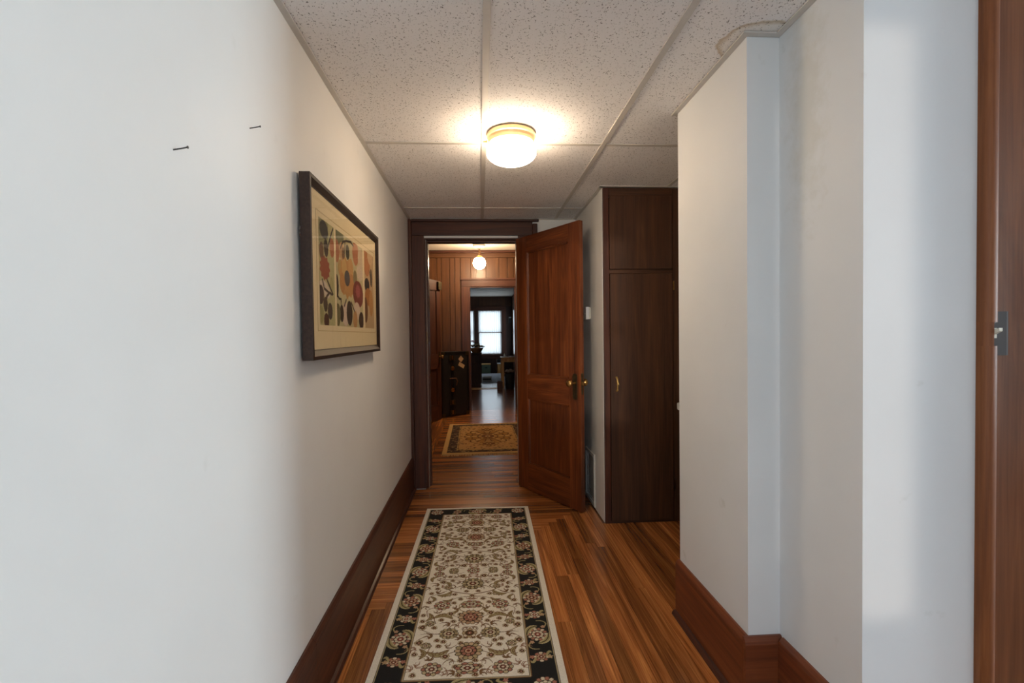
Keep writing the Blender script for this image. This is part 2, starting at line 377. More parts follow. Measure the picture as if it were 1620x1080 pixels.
# lengthwise strips: column i ends at Y0+(i+1)W ; crosswise rows j start left and end at X0+jW
def long_col(i, y_start):
    xa = X0+i*W; xb = xa+W
    ye = Y0+(i+1)*W
    if xa > 0.80: ye = min(ye, 3.16)
    if xa > 0.80 and ye > 3.16: ye = 3.16
    lim = {True: 3.16}.get(xa > 0.81, ye)
    return xa, xb, min(ye, lim)
for i in range(39):
    xa, xb, ye = long_col(i, 0.4)
    segs = []
    if xb <= 0.90: segs = [(0.5, ye)]
    elif xb <= 1.02: segs = [(0.5, 1.56), (2.09, 3.16)]
    else: segs = [(0.5, 1.21), (2.09, 3.16)]
    if xa > 1.76: segs = segs[:1]
    for a, b in segs:
        c = cuts(a, b, 1.25, 0.3)
        for p, q in zip(c, c[1:]): lay(xa, xb, p, q, 'Y')
j = 1
while Y0+j*W < 8.2:
    ya = Y0+j*W; yb = ya+W
    xl, xr = X0, min(X0+j*W, 0.83)
    if yb > 4.03: xl, xr = -0.46, 0.34
    if ya > 4.15: xl, xr = -0.515, 1.34
    c = cuts(xl, xr, 1.25, 0.3)
    for p, q in zip(c, c[1:]): lay(p, q, ya, yb, 'X')
    j += 1
for k in range(7):
    xa = -0.515-(k+1)*W
    c = cuts(4.17, 8.2, 1.5, 0.25)
    for p, q in zip(c, c[1:]): lay(xa, xa+W, p, q, 'Y')
# floor of the near room behind the camera and of the far room: strips too small or out of sight, one sheet each
o = box('floor_sheet', (-0.575, 6.0, -2.4, 0.5, -0.012, -0.001), M['darkfloor'], floor)
o = box('floor_sheet', (1.765, 6.0, 0.5, 1.2, -0.012, -0.001), M['darkfloor'], floor)
o = box('floor_sheet', (-2.3, 1.13, 8.2, 16.7, -0.012, -0.001), M['darkfloor'], floor)
o = box('threshold', (-2.1, 0.43, 11.45, 11.75, -0.001, 0.006), M['pine'], floor, 0.002)

# ---- walls
struct(box('wall_left', (-0.70, -0.575, -2.5, 4.04, -0.1, 2.5), M['wall']), 'smooth white painted wall with the framed picture', 'wall')
struct(prism('wall_right', [(0.885,2.1),(0.885,1.55),(0.995,1.55),(0.995,1.2),(6.1,1.2),(6.1,2.1)], 'Z', -0.1, 2.226, M['wall_worn']), 'white wall stepping out in a boxed corner, scuffed paint', 'wall')
struct(box('wall_alcove', (1.75, 1.87, 2.1, 4.04, -0.1, 2.226), M['wall']), 'white wall at the back of the alcove', 'wall')
bm = bmesh.new()
for b in ((3.172, 3.43, 0, 2.226), (3.69, 4.04, 0, 2.226), (3.43, 3.69, 0, 0.03), (3.43, 3.69, 0.38, 2.226)): bm_box(bm, 0.82, 0.836, *b)
struct(link('wall_cupboard_side', mesh_from(bm, 'wall_cupboard_side', M['wall'])), 'narrow white wall beside the tall cupboard', 'wall')
bm = bmesh.new()
for b in ((-1.05, -0.435, 4.04, 4.16, -0.1, 2.8), (0.318, 1.87, 4.04, 4.16, -0.1, 2.8), (-0.435, 0.318, 4.04, 4.16, 2.075, 2.8)): bm_box(bm, *b)
struct(link('wall_end', mesh_from(bm, 'wall_end', M['wall'])), 'white end wall around the doorway', 'wall')
# near room (behind the camera) with its windows
bm = bmesh.new()
for b in ((6.0, 6.1, -2.5, -0.1, -0.1, 2.5), (6.0, 6.1, 1.1, 1.2, -0.1, 2.5), (6.0, 6.1, -0.1, 1.1, -0.1, 0.8), (6.0, 6.1, -0.1, 1.1, 2.1, 2.5)): bm_box(bm, *b)
struct(link('wall_near_side', mesh_from(bm, 'wall_near_side', M['wall'])), 'white side wall of the near room with a wide window', 'wall')
bm = bmesh.new()
for b in ((-0.70, -0.45, -2.5, -2.4, -0.1, 2.5), (0.35, 0.51, -2.5, -2.4, -0.1, 2.5), (-0.45, 0.35, -2.5, -2.4, -0.1, 0.8), (-0.45, 0.35, -2.5, -2.4, 2.1, 2.5), (0.711, 1.2, -2.5, -2.4, -0.1, 2.5), (2.6, 6.1, -2.5, -2.4, -0.1, 2.5), (1.2, 2.6, -2.5, -2.4, -0.1, 0.8), (1.2, 2.6, -2.5, -2.4, 2.1, 2.5), (0.51, 0.711, -2.5, -2.4, -0.1, 0.6), (0.51, 0.711, -2.5, -2.4, 2.165, 2.5)): bm_box(bm, *b)
struct(link('wall_near_back', mesh_from(bm, 'wall_near_back', M['wall'])), 'white back wall of the near room with windows', 'wall')
def window_frame(name, label, axis, pos, a0, a1, z0, z1, depth=0.06, rails=(0.5,)):
    t = tag(thing(name, label, 'window'), None, None, None, 'structure')
    def bx(n, u0, u1, w0, w1, m, d0=0.0, d1=depth):
        if axis == 'Y': box(n, (u0, u1, pos+d0, pos+d1, w0, w1), m, t, 0.003)
        else: box(n, (pos+d0, pos+d1, u0, u1, w0, w1), m, t, 0.003)
    f = 0.045 if a1-a0 > 0.4 else 0.012
    for u in ((a0, a0+f), (a1-f, a1)): bx('sash_stile', *u, z0, z1, M['mahogZ'])
    for zz in ((z0, z0+f), (z1-f, z1)): bx('sash_rail', a0+f, a1-f, *zz, M['mahogX' if axis == 'Y' else 'mahogY'])
    edges = [z0+f]
    for r in rails:
        zc = z0+(z1-z0)*r; bx('meeting_rail', a0+f, a1-f, zc-f/2, zc+f/2, M['mahogX' if axis == 'Y' else 'mahogY']); edges += [zc-f/2, zc+f/2]
    edges.append(z1-f)
    for k in range(0, len(edges), 2): bx('pane', a0+f, a1-f, edges[k], edges[k+1], M['pane'], depth*0.45, depth*0.55)
    return t
window_frame('window_1', 'wide sash window in the side wall of the near room', 'X', 6.02, -0.1, 1.1, 0.8, 2.1)
window_frame('window_2', 'wide sash window in the back wall of the near room', 'Y', -2.48, 1.2, 2.6, 0.8, 2.1)
window_frame('window_7', 'sash window in the back wall facing down the passage', 'Y', -2.48, -0.45, 0.35, 0.8, 2.1)
window_frame('window_3', 'narrow tall sidelight window in the back wall', 'Y', -2.48, 0.51, 0.711, 0.6, 2.165, rails=())

# ---- ceiling: slab, tee grid and lay-in tiles
bm = bmesh.new()
bm_box(bm, -0.70, 6.1, -2.5, 4.04, 2.30, 2.4)
ceiling = struct(link('ceiling', mesh_from(bm, 'ceiling', M['plenum'])), 'suspended ceiling of speckled white tiles in a metal grid', 'ceiling')
xs = [-0.575, 0.035, 0.645, 1.255, 1.865, 2.475, 3.085, 3.695, 4.305, 4.915, 5.525, 6.0]; ys = [-2.4, -1.2, 0.02, 1.24, 2.462, 3.695, 4.04]
for i in range(len(xs)-1):
    for k in range(len(ys)-1):
        if ys[k] >= 1.2 and xs[i] > 1.8: continue
        st = (i == 2 and k == 3)
        box('ceiling_tile', (xs[i]+0.002, xs[i+1]-0.002, ys[k]+0.002, ys[k+1]-0.002, 2.233, 2.248), M['tile_stained' if st else 'tile'], ceiling)
for x in xs[1:-1]:
    box('main_tee', (x-0.012, x+0.012, -2.4, 4.04 if x < 1.8 else 1.2, 2.228, 2.2325), M['tee'], ceiling)
for y in ys[1:-1]:
    for i in range(len(xs)-1):
        if y >= 1.2 and xs[i] > 1.8: continue
        a = xs[i]+(0.0 if i == 0 else 0.013); b_ = xs[i+1]-0.013
        box('cross_tee', (a, b_, y-0.012, y+0.012, 2.2290, 2.2325), M['tee'], ceiling)
def angle(x0, x1, y0, y1): box('wall_angle', (x0, x1, y0, y1, 2.2265, 2.2312), M['tee'], ceiling)
angle(-0.575, -0.553, -2.4, 4.04); angle(-0.553, 0.82, 4.018, 4.04)
angle(0.863, 0.885, 1.55, 2.12); angle(0.863, 0.995, 1.528, 1.55); angle(0.973, 0.995, 1.2, 1.528); angle(0.885, 1.75, 2.1, 2.122)
angle(0.798, 0.82, 3.13, 4.018); angle(0.798, 1.75, 3.128, 3.15)

# ---- baseboards
def baseboard(name, label, prof_at, runs, hgt):
    t = tag(thing(name, label, 'baseboard'), None, None, None, 'structure')
    return t
def base_run(parent, p, q, nrm, hgt, th=0.02, shoe=True, tone='base'):
    # straight baseboard from p to q (xy), nrm = direction into the room
    p = Vector((*p, 0)); q = Vector((*q, 0)); d = (q-p); L_ = d.length; d.normalize(); n = Vector((*nrm, 0))
    ax = 'X' if abs(d.x) > abs(d.y) else 'Y'
    def ext(name, prof, mat):
        bm = bmesh.new(); A = []; B = []
        for s, z in prof:
            A.append(bm.verts.new(p + n*s + Vector((0, 0, z)))); B.append(bm.verts.new(q + n*s + Vector((0, 0, z))))
        k = len(prof); bm.faces.new(A); bm.faces.new(B[::-1])
        for i in range(k): bm.faces.new([A[i], B[i], B[(i+1) % k], A[(i+1) % k]])
        return link(name, mesh_from(bm, name, mat), parent)
    ext('board', [(0.0005, 0), (th, 0), (th, hgt-0.022), (th-0.003, hgt-0.012), (0.008, hgt), (0.0005, hgt)], M[tone+ax])
    if shoe: ext('shoe_moulding', [(th, 0), (th+0.018, 0), (th+0.017, 0.008), (th+0.011, 0.016), (th, 0.02)], M['mahog'+ax])
bl = struct(thing('baseboard_left', 'tall dark wood baseboard along the picture wall', None), None, 'baseboard')
base_run(bl, (-0.575, 1.62), (-0.575, 4.005), (1, 0), 0.262, tone='mahog'); base_run(bl, (-0.575, -2.4), (-0.575, 1.618), (1, 0), 0.262, tone='mahog')
br = struct(thing('baseboard_right', 'tall brown wood baseboard around the boxed white corner', None), None, 'baseboard')
base_run(br, (0.885, 1.5502), (0.885, 2.105), (-1, 0), 0.247); base_run(br, (0.865, 1.55), (0.995, 1.55), (0, -1), 0.247, shoe=False)
base_run(br, (0.995, 1.2002), (0.995, 1.529), (-1, 0), 0.247); base_run(br, (0.975, 1.1995), (1.308, 1.1995), (0, -1), 0.247)

# ---- doorway 1: casing and jambs
tr = struct(thing('trim_1', 'dark reddish wood door casing at the end of the passage', None), None, 'door frame')
YF = 4.04
def casing(parent, x0, x1, z0, z1, y, mat, th=0.022):
    box('casing_board', (x0, x1, y-th, y, z0, z1), mat, parent, 0.004)
casing(tr, -0.548, -0.447, 0.0, 2.092, YF, M['mahogZ']); box('back_band', (-0.575, -0.5485, YF-0.034, YF, 0.0, 2.226), M['mahogZ'], tr, 0.006)
casing(tr, 0.33, 0.452, 0.0, 2.092, YF, M['mahogZ']); box('back_band', (0.4535, 0.492, YF-0.034, YF, 0.0, 2.19), M['mahogZ'], tr, 0.006)
casing(tr, -0.548, 0.453, 2.093, 2.205, YF, M['mahogX']); box('head_band', (-0.548, 0.505, YF-0.036, YF, 2.2055, 2.226), M['mahogX'], tr, 0.005)
box('jamb', (-0.447, -0.4352, YF-0.004, YF+0.13, 0, 2.075), M['mahogZ'], tr); box('jamb', (0.3182, 0.33, YF-0.004, YF+0.13, 0, 2.075), M['mahogZ'], tr)
box('head_jamb', (-0.435, 0.318, YF-0.004, YF+0.13, 2.063, 2.075), M['mahogX'], tr)
box('door_stop', (-0.435, -0.422, YF+0.045, YF+0.13, 0, 2.05), M['mahogZ'], tr); box('door_stop', (-0.435, 0.318, YF+0.045, YF+0.13, 2.05, 2.063), M['mahogX'], tr)
box('strike_strip', (-0.4352, -0.4335, YF+0.002, YF+0.02, 1.2, 1.3), M['brass'], tr)

# ---- two-panel door leaf builder; local x from hinge to lock, front face at y=0 looking along -y
def door_leaf(name, label, loc, ang, w, h, mats, knob_out=True, th=0.036, up=(0.945, 1.93), lp=(0.22, 0.75), st=(0.14, 0.65), zoff=0.008):
    d = tag(thing(name, label, 'door', loc, ang), None, None, None, 'structure')
    mz, mx = mats
    box('stile', (0, st[0], 0, th, zoff, h), mz, d, 0.002); box('stile', (st[1], w, 0, th, zoff, h), mz, d, 0.002)
    for a, b in ((zoff, lp[0]), (lp[1], up[0]), (up[1], h)): box('rail', (st[0], st[1], 0.0003, th-0.0003, a, b), mx, d, 0.002)
    for a, b in (lp, up):
        box('panel', (st[0]-0.002, st[1]+0.002, 0.015, th-0.015, a-0.002, b+0.002), mz, d)
        bw = 0.016
        for s in (0, 1):
            y0, y1 = (0.006, 0.015) if s == 0 else (th-0.015, th-0.006)
            pr = lambda n, pts, ax, p, q, m: prism(n, pts, ax, p, q, m, d)
            prism('panel_bead', [(st[0], y0), (st[0]+bw*0.4, y0), (st[0]+bw, y1 if s == 0 else y0), (st[0], y1)], 'Z', a, b, mz, d)
            prism('panel_bead', [(st[1], y0), (st[1]-bw*0.4, y0), (st[1]-bw, y1 if s == 0 else y0), (st[1], y1)], 'Z', a, b, mz, d)
            box('panel_bead', (st[0]+bw, st[1]-bw, y0, y1, a, a+bw*0.6), mx, d); box('panel_bead', (st[0]+bw, st[1]-bw, y0, y1, b-bw*0.6, b), mx, d)
    return d
def knob_set(d, x, zk, z0, z1, th=0.036, side=(-1, 1)):
    for s in side:
        y = 0.0 if s < 0 else th
        pts = [(x-0.024, z0+0.02), (x-0.015, z0), (x+0.015, z0), (x+0.024, z0+0.02), (x+0.022, z0+0.05), (x+0.022, z1-0.05), (x+0.024, z1-0.02), (x+0.015, z1), (x-0.015, z1), (x-0.024, z1-0.02), (x-0.022, z1-0.05), (x-0.022, z0+0.05)]
        e = prism('escutcheon', pts, 'Y', min(y, y+s*0.005), max(y, y+s*0.005), M['bronze'], d, 0.001)
        lathe('keyhole', [(0.006, 0), (0.006, s*0.002)], M['bronze'], e, (x, y+s*0.005, z0+0.055), 'Y', 12)
        prof = [(0.011, 0.0), (0.009, 0.008), (0.008, 0.026), (0.014, 0.032), (0.024, 0.040), (0.0275, 0.050), (0.025, 0.060), (0.016, 0.067), (0.004, 0.069)]
        lathe('knob', [(r, s*(q+0.004)) for r, q in prof], M['brass'], d, (x, y, zk), 'Y', 24)
ang1 = math.atan2(-0.665, 0.389)
d1 = door_leaf('door_1', 'open reddish brown two-panel wooden door at the passage end', (0.311, 4.012, 0), ang1, 0.772, 2.06, (M['doorZ'], M['doorX']))
knob_set(d1, 0.718, 0.918, 0.80, 0.985)
box('latch_plate', (0.7715, 0.7735, 0.008, 0.028, 0.84, 0.99), M['bronze'], d1); box('latch_bolt', (0.7735, 0.782, 0.012, 0.024, 0.905, 0.93), M['brass'], d1, 0.002)
for z in (0.2, 1.05, 1.82): lathe('hinge', [(0.006, 0), (0.006, 0.09)], M['bronze'], d1, (-0.004, 0.018, z), 'Z', 12)

# ---- near door frame at the right edge, with wall switch
t2 = struct(thing('trim_2', 'brown wood casing with rounded moulding beside the near white wall', None), None, 'door frame')
box('casing_board', (1.3268, 1.52, 1.186, 1.1995, 0, 2.226), M['casingZ'], t2, 0.002)
def mould(z0, z1, x0=1.306, x1=1.345, notch=False):
    pts = [(x0, 1.1995)]
    n = 16
    for k in range(n+1):
        a = math.pi*k/n; x = (x0+x1)/2 - (x1-x0)/2*math.cos(a); y = 1.1855 - 0.014*math.sin(a)
        if notch and x > 1.3265: continue
        pts.append((x, y))
    pts.append((1.3265 if notch else x1, 1.1995))
    prism('round_moulding', pts, 'Z', z0, z1, M['moulding'], t2, smooth=True)
mould(0, 1.218); mould(1.218, 1.279, notch=True); mould(1.279, 2.226)
d3 = door_leaf('door_2', 'closed brown panelled door beside the near casing', (1.53, 1.15, 0), 0, 0.76, 2.06, (M['casingZ'], M['casingX']))
box('frame_head', (1.52, 2.42, 1.186, 1.1995, 2.07, 2.226), M['casingX'], t2); box('casing_board', (2.30, 2.42, 1.186, 1.1995, 0, 2.07), M['casingZ'], t2)

# ---- room 2: panelled walls
PT = 0.030
wr = struct(box('wall_panelled', (-1.05, -0.16, 8.2, 8.32, -0.1, 2.8), M['oakZ']), 'vertical plank panelled wall around the second doorway', 'wall')
bm = bmesh.new(); bm_box(bm, 0.61, 1.42, 8.2, 8.32, -0.1, 2.8); bm_box(bm, -0.16, 0.61, 8.2, 8.32, 2.085, 2.8)
link('wall_core', mesh_from(bm, 'wall_core', M['oakZ']), wr)
gro = [-1.05, -0.93, -0.83, -0.70, -0.625, -0.487, -0.402, -0.308, -0.135, -0.042, 0.126, 0.34, 0.49, 0.592, 0.70, 0.86, 0.98, 1.13, 1.22, 1.42]
for a, b in zip(gro, gro[1:]):
    z0 = 0.0 if (b < -0.29 or a > 0.73) else 2.23
    box('plank', (a+0.0045, b-0.0045, 8.2-PT, 8.2, z0, 2.575), M['oakZ'], wr, 0.002)
box('picture_rail', (-1.05, 1.42, 8.15, 8.2, 2.578, 2.655), M['oakX'], wr, 0.006); box('cornice', (-1.05, 1.42, 8.13, 8.2, 2.656, 2.70), M['mahogX'], wr, 0.006)
box('baseboard', (-1.05, -0.30, 8.152, 8.1695, 0, 0.2), M['mahogX'], wr, 0.003)
t3 = struct(thing('trim_3', 'brown wood casing of the second doorway in the panelled wall', None), None, 'door frame')
YD = 8.2-PT
box('casing_board', (-0.297, -0.161, YD-0.03, YD, 0, 2.09), M['mahogZ'], t3, 0.004); box('casing_board', (0.611, 0.745, YD-0.03, YD, 0, 2.09), M['mahogZ'], t3, 0.004)
box('head_casing', (-0.297, 0.745, YD-0.03, YD, 2.091, 2.20), M['mahogX'], t3, 0.004); box('head_cap', (-0.31, 0.76, YD-0.045, YD, 2.201, 2.232), M['mahogX'], t3, 0.005)
box('jamb', (-0.161, -0.15, YD-0.02, 8.34, 0, 2.085), M['mahogZ'], t3); box('jamb', (0.60, 0.611, YD-0.02, 8.34, 0, 2.085), M['mahogZ'], t3); box('head_jamb', (-0.15, 0.60, YD-0.02, 8.34, 2.074, 2.085), M['mahogX'], t3)
bm = bmesh.new(); bm_box(bm, -1.05, -0.935, 4.16, 8.2, -0.1, 2.8)
struct(link('wall_room_left', mesh_from(bm, 'wall_room_left', M['oakZ'])), 'panelled side wall of the middle room behind the trunk', 'wall')
struct(box('wall_room_right', (1.34, 1.42, 4.16, 8.2, -0.1, 2.8), M['oakZ']), 'panelled side wall of the middle room behind the open door', 'wall')
struct(box('ceiling_middle', (-1.05, 1.42, 4.16, 8.2, 2.70, 2.8), M['ceil_far']), 'plain cream ceiling above the globe pendant', 'ceiling')

# ---- far room
bm = bmesh.new()
wins = [(-0.99, -0.17), (-0.045, 0.773)]
for b in ((-2.3, -0.99), (-0.17, -0.045), (0.773, 1.25)): bm_box(bm, b[0], b[1], 16.7, 16.85, -0.1, 2.8)
for a, b in wins: bm_box(bm, a, b, 16.7, 16.85, -0.1, 0.63); bm_box(bm, a, b, 16.7, 16.85, 2.145, 2.8)
wf = struct(link('wall_far', mesh_from(bm, 'wall_far', M['dresser'])), 'dark panelled far wall around the curtained windows', 'wall')
x = -2.3
k = 0
while x < 1.13:
    wdt = [0.16, 0.1, 0.2, 0.13][k % 4]; k += 1; b = min(x+wdt, 1.13)
    box('plank', (x+0.004, b-0.004, 16.69, 16.7, 2.29, 2.62), M['cabZ'], wf)
    if not (-1.05 < b and x < 0.94): box('plank', (x+0.004, b-0.004, 16.69, 16.7, 0.0, 2.29), M['cabZ'], wf)
    x = b
bm = bmesh.new()
for b in ((8.32, 15.15), (16.4, 16.7)): bm_box(bm, 1.13, 1.25, b[0], b[1], -0.1, 2.8)
bm_box(bm, 1.13, 1.25, 15.15, 16.4, -0.1, 0.63); bm_box(bm, 1.13, 1.25, 15.15, 16.4, 2.145, 2.8)
struct(link('wall_far_side', mesh_from(bm, 'wall_far_side', M['cabZ'])), 'dark side wall of the far room with a window', 'wall')
bm = bmesh.new()
for b in ((8.32, 9.9, -0.1, 2.8), (11.3, 16.85, -0.1, 2.8), (9.9, 11.3, -0.1, 0.65), (9.9, 11.3, 2.15, 2.8)): bm_box(bm, -2.4, -2.3, *b)
struct(link('wall_far_left', mesh_from(bm, 'wall_far_left', M['cabZ'])), 'dark far room wall hidden beyond the dresser', 'wall')
struct(box('wall_far_front', (-2.4, -1.05, 8.2, 8.32, -0.1, 2.8), M['cabZ']), 'dark partition wall between middle and far room', 'wall')
struct(box('ceiling_far', (-2.3, 1.25, 8.32, 16.85, 2.62, 2.72), M['ceil_far']), 'pale plaster ceiling of the far room', 'ceiling')
for n, (a, b), lab in (('window_4', wins[1], 'tall sash window with sheer curtain in the far dark wall'), ('window_5', wins[0], 'left-hand sash window mostly hidden by the doorway casing')):
    t = window_frame(n, lab, 'Y', 16.76, a, b, 0.63, 2.145)
    box('side_casing', (a-0.11 if n == 'window_5' else a-0.06, a, 16.66, 16.70, 0.63, 2.145), M['mahogZ'], t, 0.004)
    box('side_casing', (b, b+(0.15 if n == 'window_4' else 0.06), 16.66, 16.70, 0.63, 2.145), M['mahogZ'], t, 0.004)
    box('head_casing', (a-0.06, b+(0.15 if n == 'window_4' else 0.06), 16.655, 16.70, 2.146, 2.28), M['mahogX'], t, 0.004)
    box('window_sill', (a-0.06, b+(0.15 if n == 'window_4' else 0.06), 16.60, 16.70, 0.585, 0.629), M['mahogX'], t, 0.004)
    box('apron', (a-0.06, b+(0.15 if n == 'window_4' else 0.06), 16.67, 16.70, 0.47, 0.584), M['mahogX'], t, 0.004)
window_frame('window_8_added', 'added unseen sash window letting sky light into the far room', 'X', -2.38, 9.9, 11.3, 0.65, 2.15)  # added opening, never in view, to brighten the far room with sky
window_frame('window_6', 'bright sash window in the far room side wall', 'X', 1.19, 15.15, 16.4, 0.63, 2.145)
def curtain(name, label, axis, pos, a, b, z0, z1, parent=None):
    bm = bmesh.new(); n = 120; rows = []
    for zz in (z0, z1):
        row = []
        for i in range(n+1):
            u = a+(b-a)*i/n; w = 0.013*math.sin(i*0.57)+0.006*math.sin(i*1.45+1)
            row.append(bm.verts.new((u, pos+w, zz) if axis == 'Y' else (pos+w, u, zz)))
        rows.append(row)
    for i in range(n): bm.faces.new([rows[0][i], rows[0][i+1], rows[1][i+1], rows[1][i]])
    me = mesh_from(bm, name, M['sheer'], True)
    o = link(name, me); tag(o, label, 'curtain')
    return o
curtain('sheer_curtain', 'white sheer curtain over the upper sash of the far window', 'Y', 16.725, -0.04, 0.768, 1.39, 2.13)
curtain('sheer_curtain', 'white sheer cafe curtain over the lower sash of the far window', 'Y', 16.72, -0.02, 0.755, 0.64, 1.35)
curtain('sheer_curtain', 'white sheer curtain of the window behind the flower basket', 'Y', 16.725, -0.985, -0.18, 0.64, 2.13)
curtain('sheer_curtain', 'white sheer curtain in the far side window', 'X', 1.165, 15.2, 16.35, 0.64, 2.13)

# ---- door of the middle room, standing open beside the trunk
angB = math.atan2(0.93, 0.37)
d4 = door_leaf('door_3', 'dark red-brown open door beside the black trunk', (-0.872, 6.69, 0), angB, 0.76, 2.10, (M['mahogZ'], M['mahogX']), up=(1.0, 1.95), lp=(0.24, 0.78), st=(0.12, 0.64))
knob_set(d4, 0.705, 0.955, 0.86, 1.04)
box('closer_box', (0.66, 0.765, -0.03, -0.001, 1.965, 2.085), M['bronze'], d4, 0.004)

# ================================================================== OBJECTS
# ---- tall cupboard in the alcove
cb = thing('tall_cupboard', 'tall dark plywood cupboard with two stacked doors beside the alcove', 'cupboard', (0.82, 3.15, 0))
def cbx(n, x0, x1, z0, z1, y0, y1, m, p=cb, bev=0.002): return box(n, (x0-0.82, x1-0.82, y0, y1, z0, z1), m, p, bev)
cbx('body', 0.90, 1.32, 0.0, 2.2, 0.021, 0.86, M['cabZ'])
cbx('stile', 0.822, 0.860, 0, 2.224, 0, 0.02, M['mahogZ']); cbx('stile', 1.286, 1.33, 0, 2.224, 0, 0.02, M['cabZ'])
cbx('rail', 0.8605, 1.2855, 2.172, 2.224, 0.001, 0.02, M['cabX']); cbx('rail', 0.8605, 1.2855, 1.662, 1.688, 0.001, 0.02, M['cabX'])
cbx('kick_rail', 0.8605, 1.2855, 0.0, 0.018, 0.002, 0.02, M['cabX'])
cbx('upper_door', 0.863, 1.283, 1.690, 2.169, -0.008, 0.012, M['cabZ'])
ld = cbx('lower_door', 0.863, 1.283, 0.02, 1.660, -0.008, 0.012, M['cabZ'])
hx = 0.901-0.82
tube('handle', [(hx, -0.008, 0.885), (hx, -0.026, 0.892), (hx+0.002, -0.034, 0.93), (hx, -0.026, 0.968), (hx, -0.008, 0.975)], [0.007, 0.006, 0.0075, 0.006, 0.007], M['brightbrass'], ld, 10)
for z in (0.22, 1.55): box('hinge', (0.467, 0.474, -0.010, -0.0005, z, z+0.06), M['brass'], cb, 0.001)

# ---- washstand with a white top tucked in the alcove
ws = thing('washstand', 'dark wooden washstand with white top half hidden in the alcove', 'washstand', (1.2, 2.3, 0))
box('body', (0.045, 0.548, 0.03, 0.60, 0.0, 0.795), M['cabZ'], ws, 0.003)
pts = [(0.548, 0.0), (0.548, 0.63)]
for k in range(9):
    a = math.pi/2+math.pi/2*k/8; pts.append((0.06+0.06*math.cos(a), 0.57+0.06*math.sin(a)))
for k in range(9):
    a = math.pi+math.pi/2*k/8; pts.append((0.06+0.06*math.cos(a), 0.06+0.06*math.sin(a)))
prism('top', pts, 'Z', 0.797, 0.835, M['white'], ws, 0.006)
box('door', (0.033, 0.044, 0.06, 0.57, 0.08, 0.76), M['cabZ'], ws, 0.002)

# ---- floor register on the cupboard side wall, thermostat
vg = thing('vent_grille', 'white metal wall register behind the open door', 'vent', (0.82, 3.56, 0.2))
V0, V1, VZ0, VZ1 = -0.145, 0.145, -0.185, 0.195
for a, b, c, d in ((V0, V1, VZ0, VZ0+0.025), (V0, V1, VZ1-0.025, VZ1), (V0, V0+0.025, VZ0+0.025, VZ1-0.025), (V1-0.025, V1, VZ0+0.025, VZ1-0.025)):
    box('frame', (-0.012, -0.0005, a, b, c, d), M['grille'], vg, 0.002)
for k in range(22):
    z = VZ0+0.032+k*0.0146; box('louvre', (-0.0062, -0.0045, V0+0.025, V1-0.025, z, z+0.0032), M['grille'], vg)
for k in range(13):
    y = V0+0.03+k*0.0185; box('bar', (-0.0054, -0.0048, y, y+0.0018, VZ0+0.025, VZ1-0.025), M['grille'], vg)
th = thing('thermostat', 'small white thermostat box on the wall behind the door', 'thermostat', (0.82, 3.585, 1.42))
box('back_plate', (-0.008, -0.0005, -0.06, 0.06, -0.042, 0.042), M['ivory'], th, 0.001)
box('cover', (-0.034, -0.008, -0.055, 0.055, -0.046, 0.046), M['white'], th, 0.004)
box('lever', (-0.037, -0.034, -0.02, 0.02, -0.006, 0.0), M['steel'], th)

# ---- switch
sw = thing('light_switch', 'brown toggle switch plate cut into the near rounded moulding', 'switch', (1.339, 1.1858, 1.25))
prism('plate', [(-0.012, -0.0005), (-0.012, -0.006), (0.030, -0.006), (0.039, -0.002), (0.039, -0.0005)], 'Z', -0.057, 0.057, M['brown_plastic'], sw)
box('toggle_collar', (-0.016, 0.001, -0.008, -0.006, -0.012, 0.014), M['ivory'], sw, 0.0005)
bm = bmesh.new(); bm_prism(bm, [(-0.008, -0.004), (-0.008, 0.010), (-0.026, 0.014), (-0.026, 0.006)], 'X', -0.013, -0.004)
link('toggle', mesh_from(bm, 'toggle', M['ivory']), sw)
for z in (-0.036, 0.03): lathe('screw', [(0.0035, -0.0062), (0.003, -0.008), (0.001, -0.0085)], M['steel'], sw, (-0.004, 0, z), 'Y', 12)

# ---- ceiling lamp
lp = thing('ceiling_lamp', 'flush ceiling lamp with brass rim and lit opal glass', 'lamp', (0.165, 2.335, 2.228))
lathe('rim', [(0.113, 0.0), (0.117, -0.006), (0.117, -0.018), (0.111, -0.022), (0.109, -0.030), (0.111, -0.034), (0.108, -0.046), (0.098, -0.052)], M['plate'], lp, seg=48)
lathe('glass_shade', [(max(0.004, 0.119*math.sin(t)), -0.093+0.053*math.cos(t)) for t in [0.28*math.pi+0.72*math.pi*k/14 for k in range(15)]], M['globe'], lp, seg=48)
bpy.data.objects[lp.children[-1].name if lp.children else 'glass_shade']
lathe('thumb_screw', [(0.003, 0.0), (0.003, 0.014), (0.006, 0.015), (0.006, 0.021)], M['brass'], lp, (0, 0, 0), 'X', 10)
ts = [c for c in bpy.data.objects if c.name.startswith('thumb_screw')][-1]; ts.location = (-0.136, 0.0, -0.038)

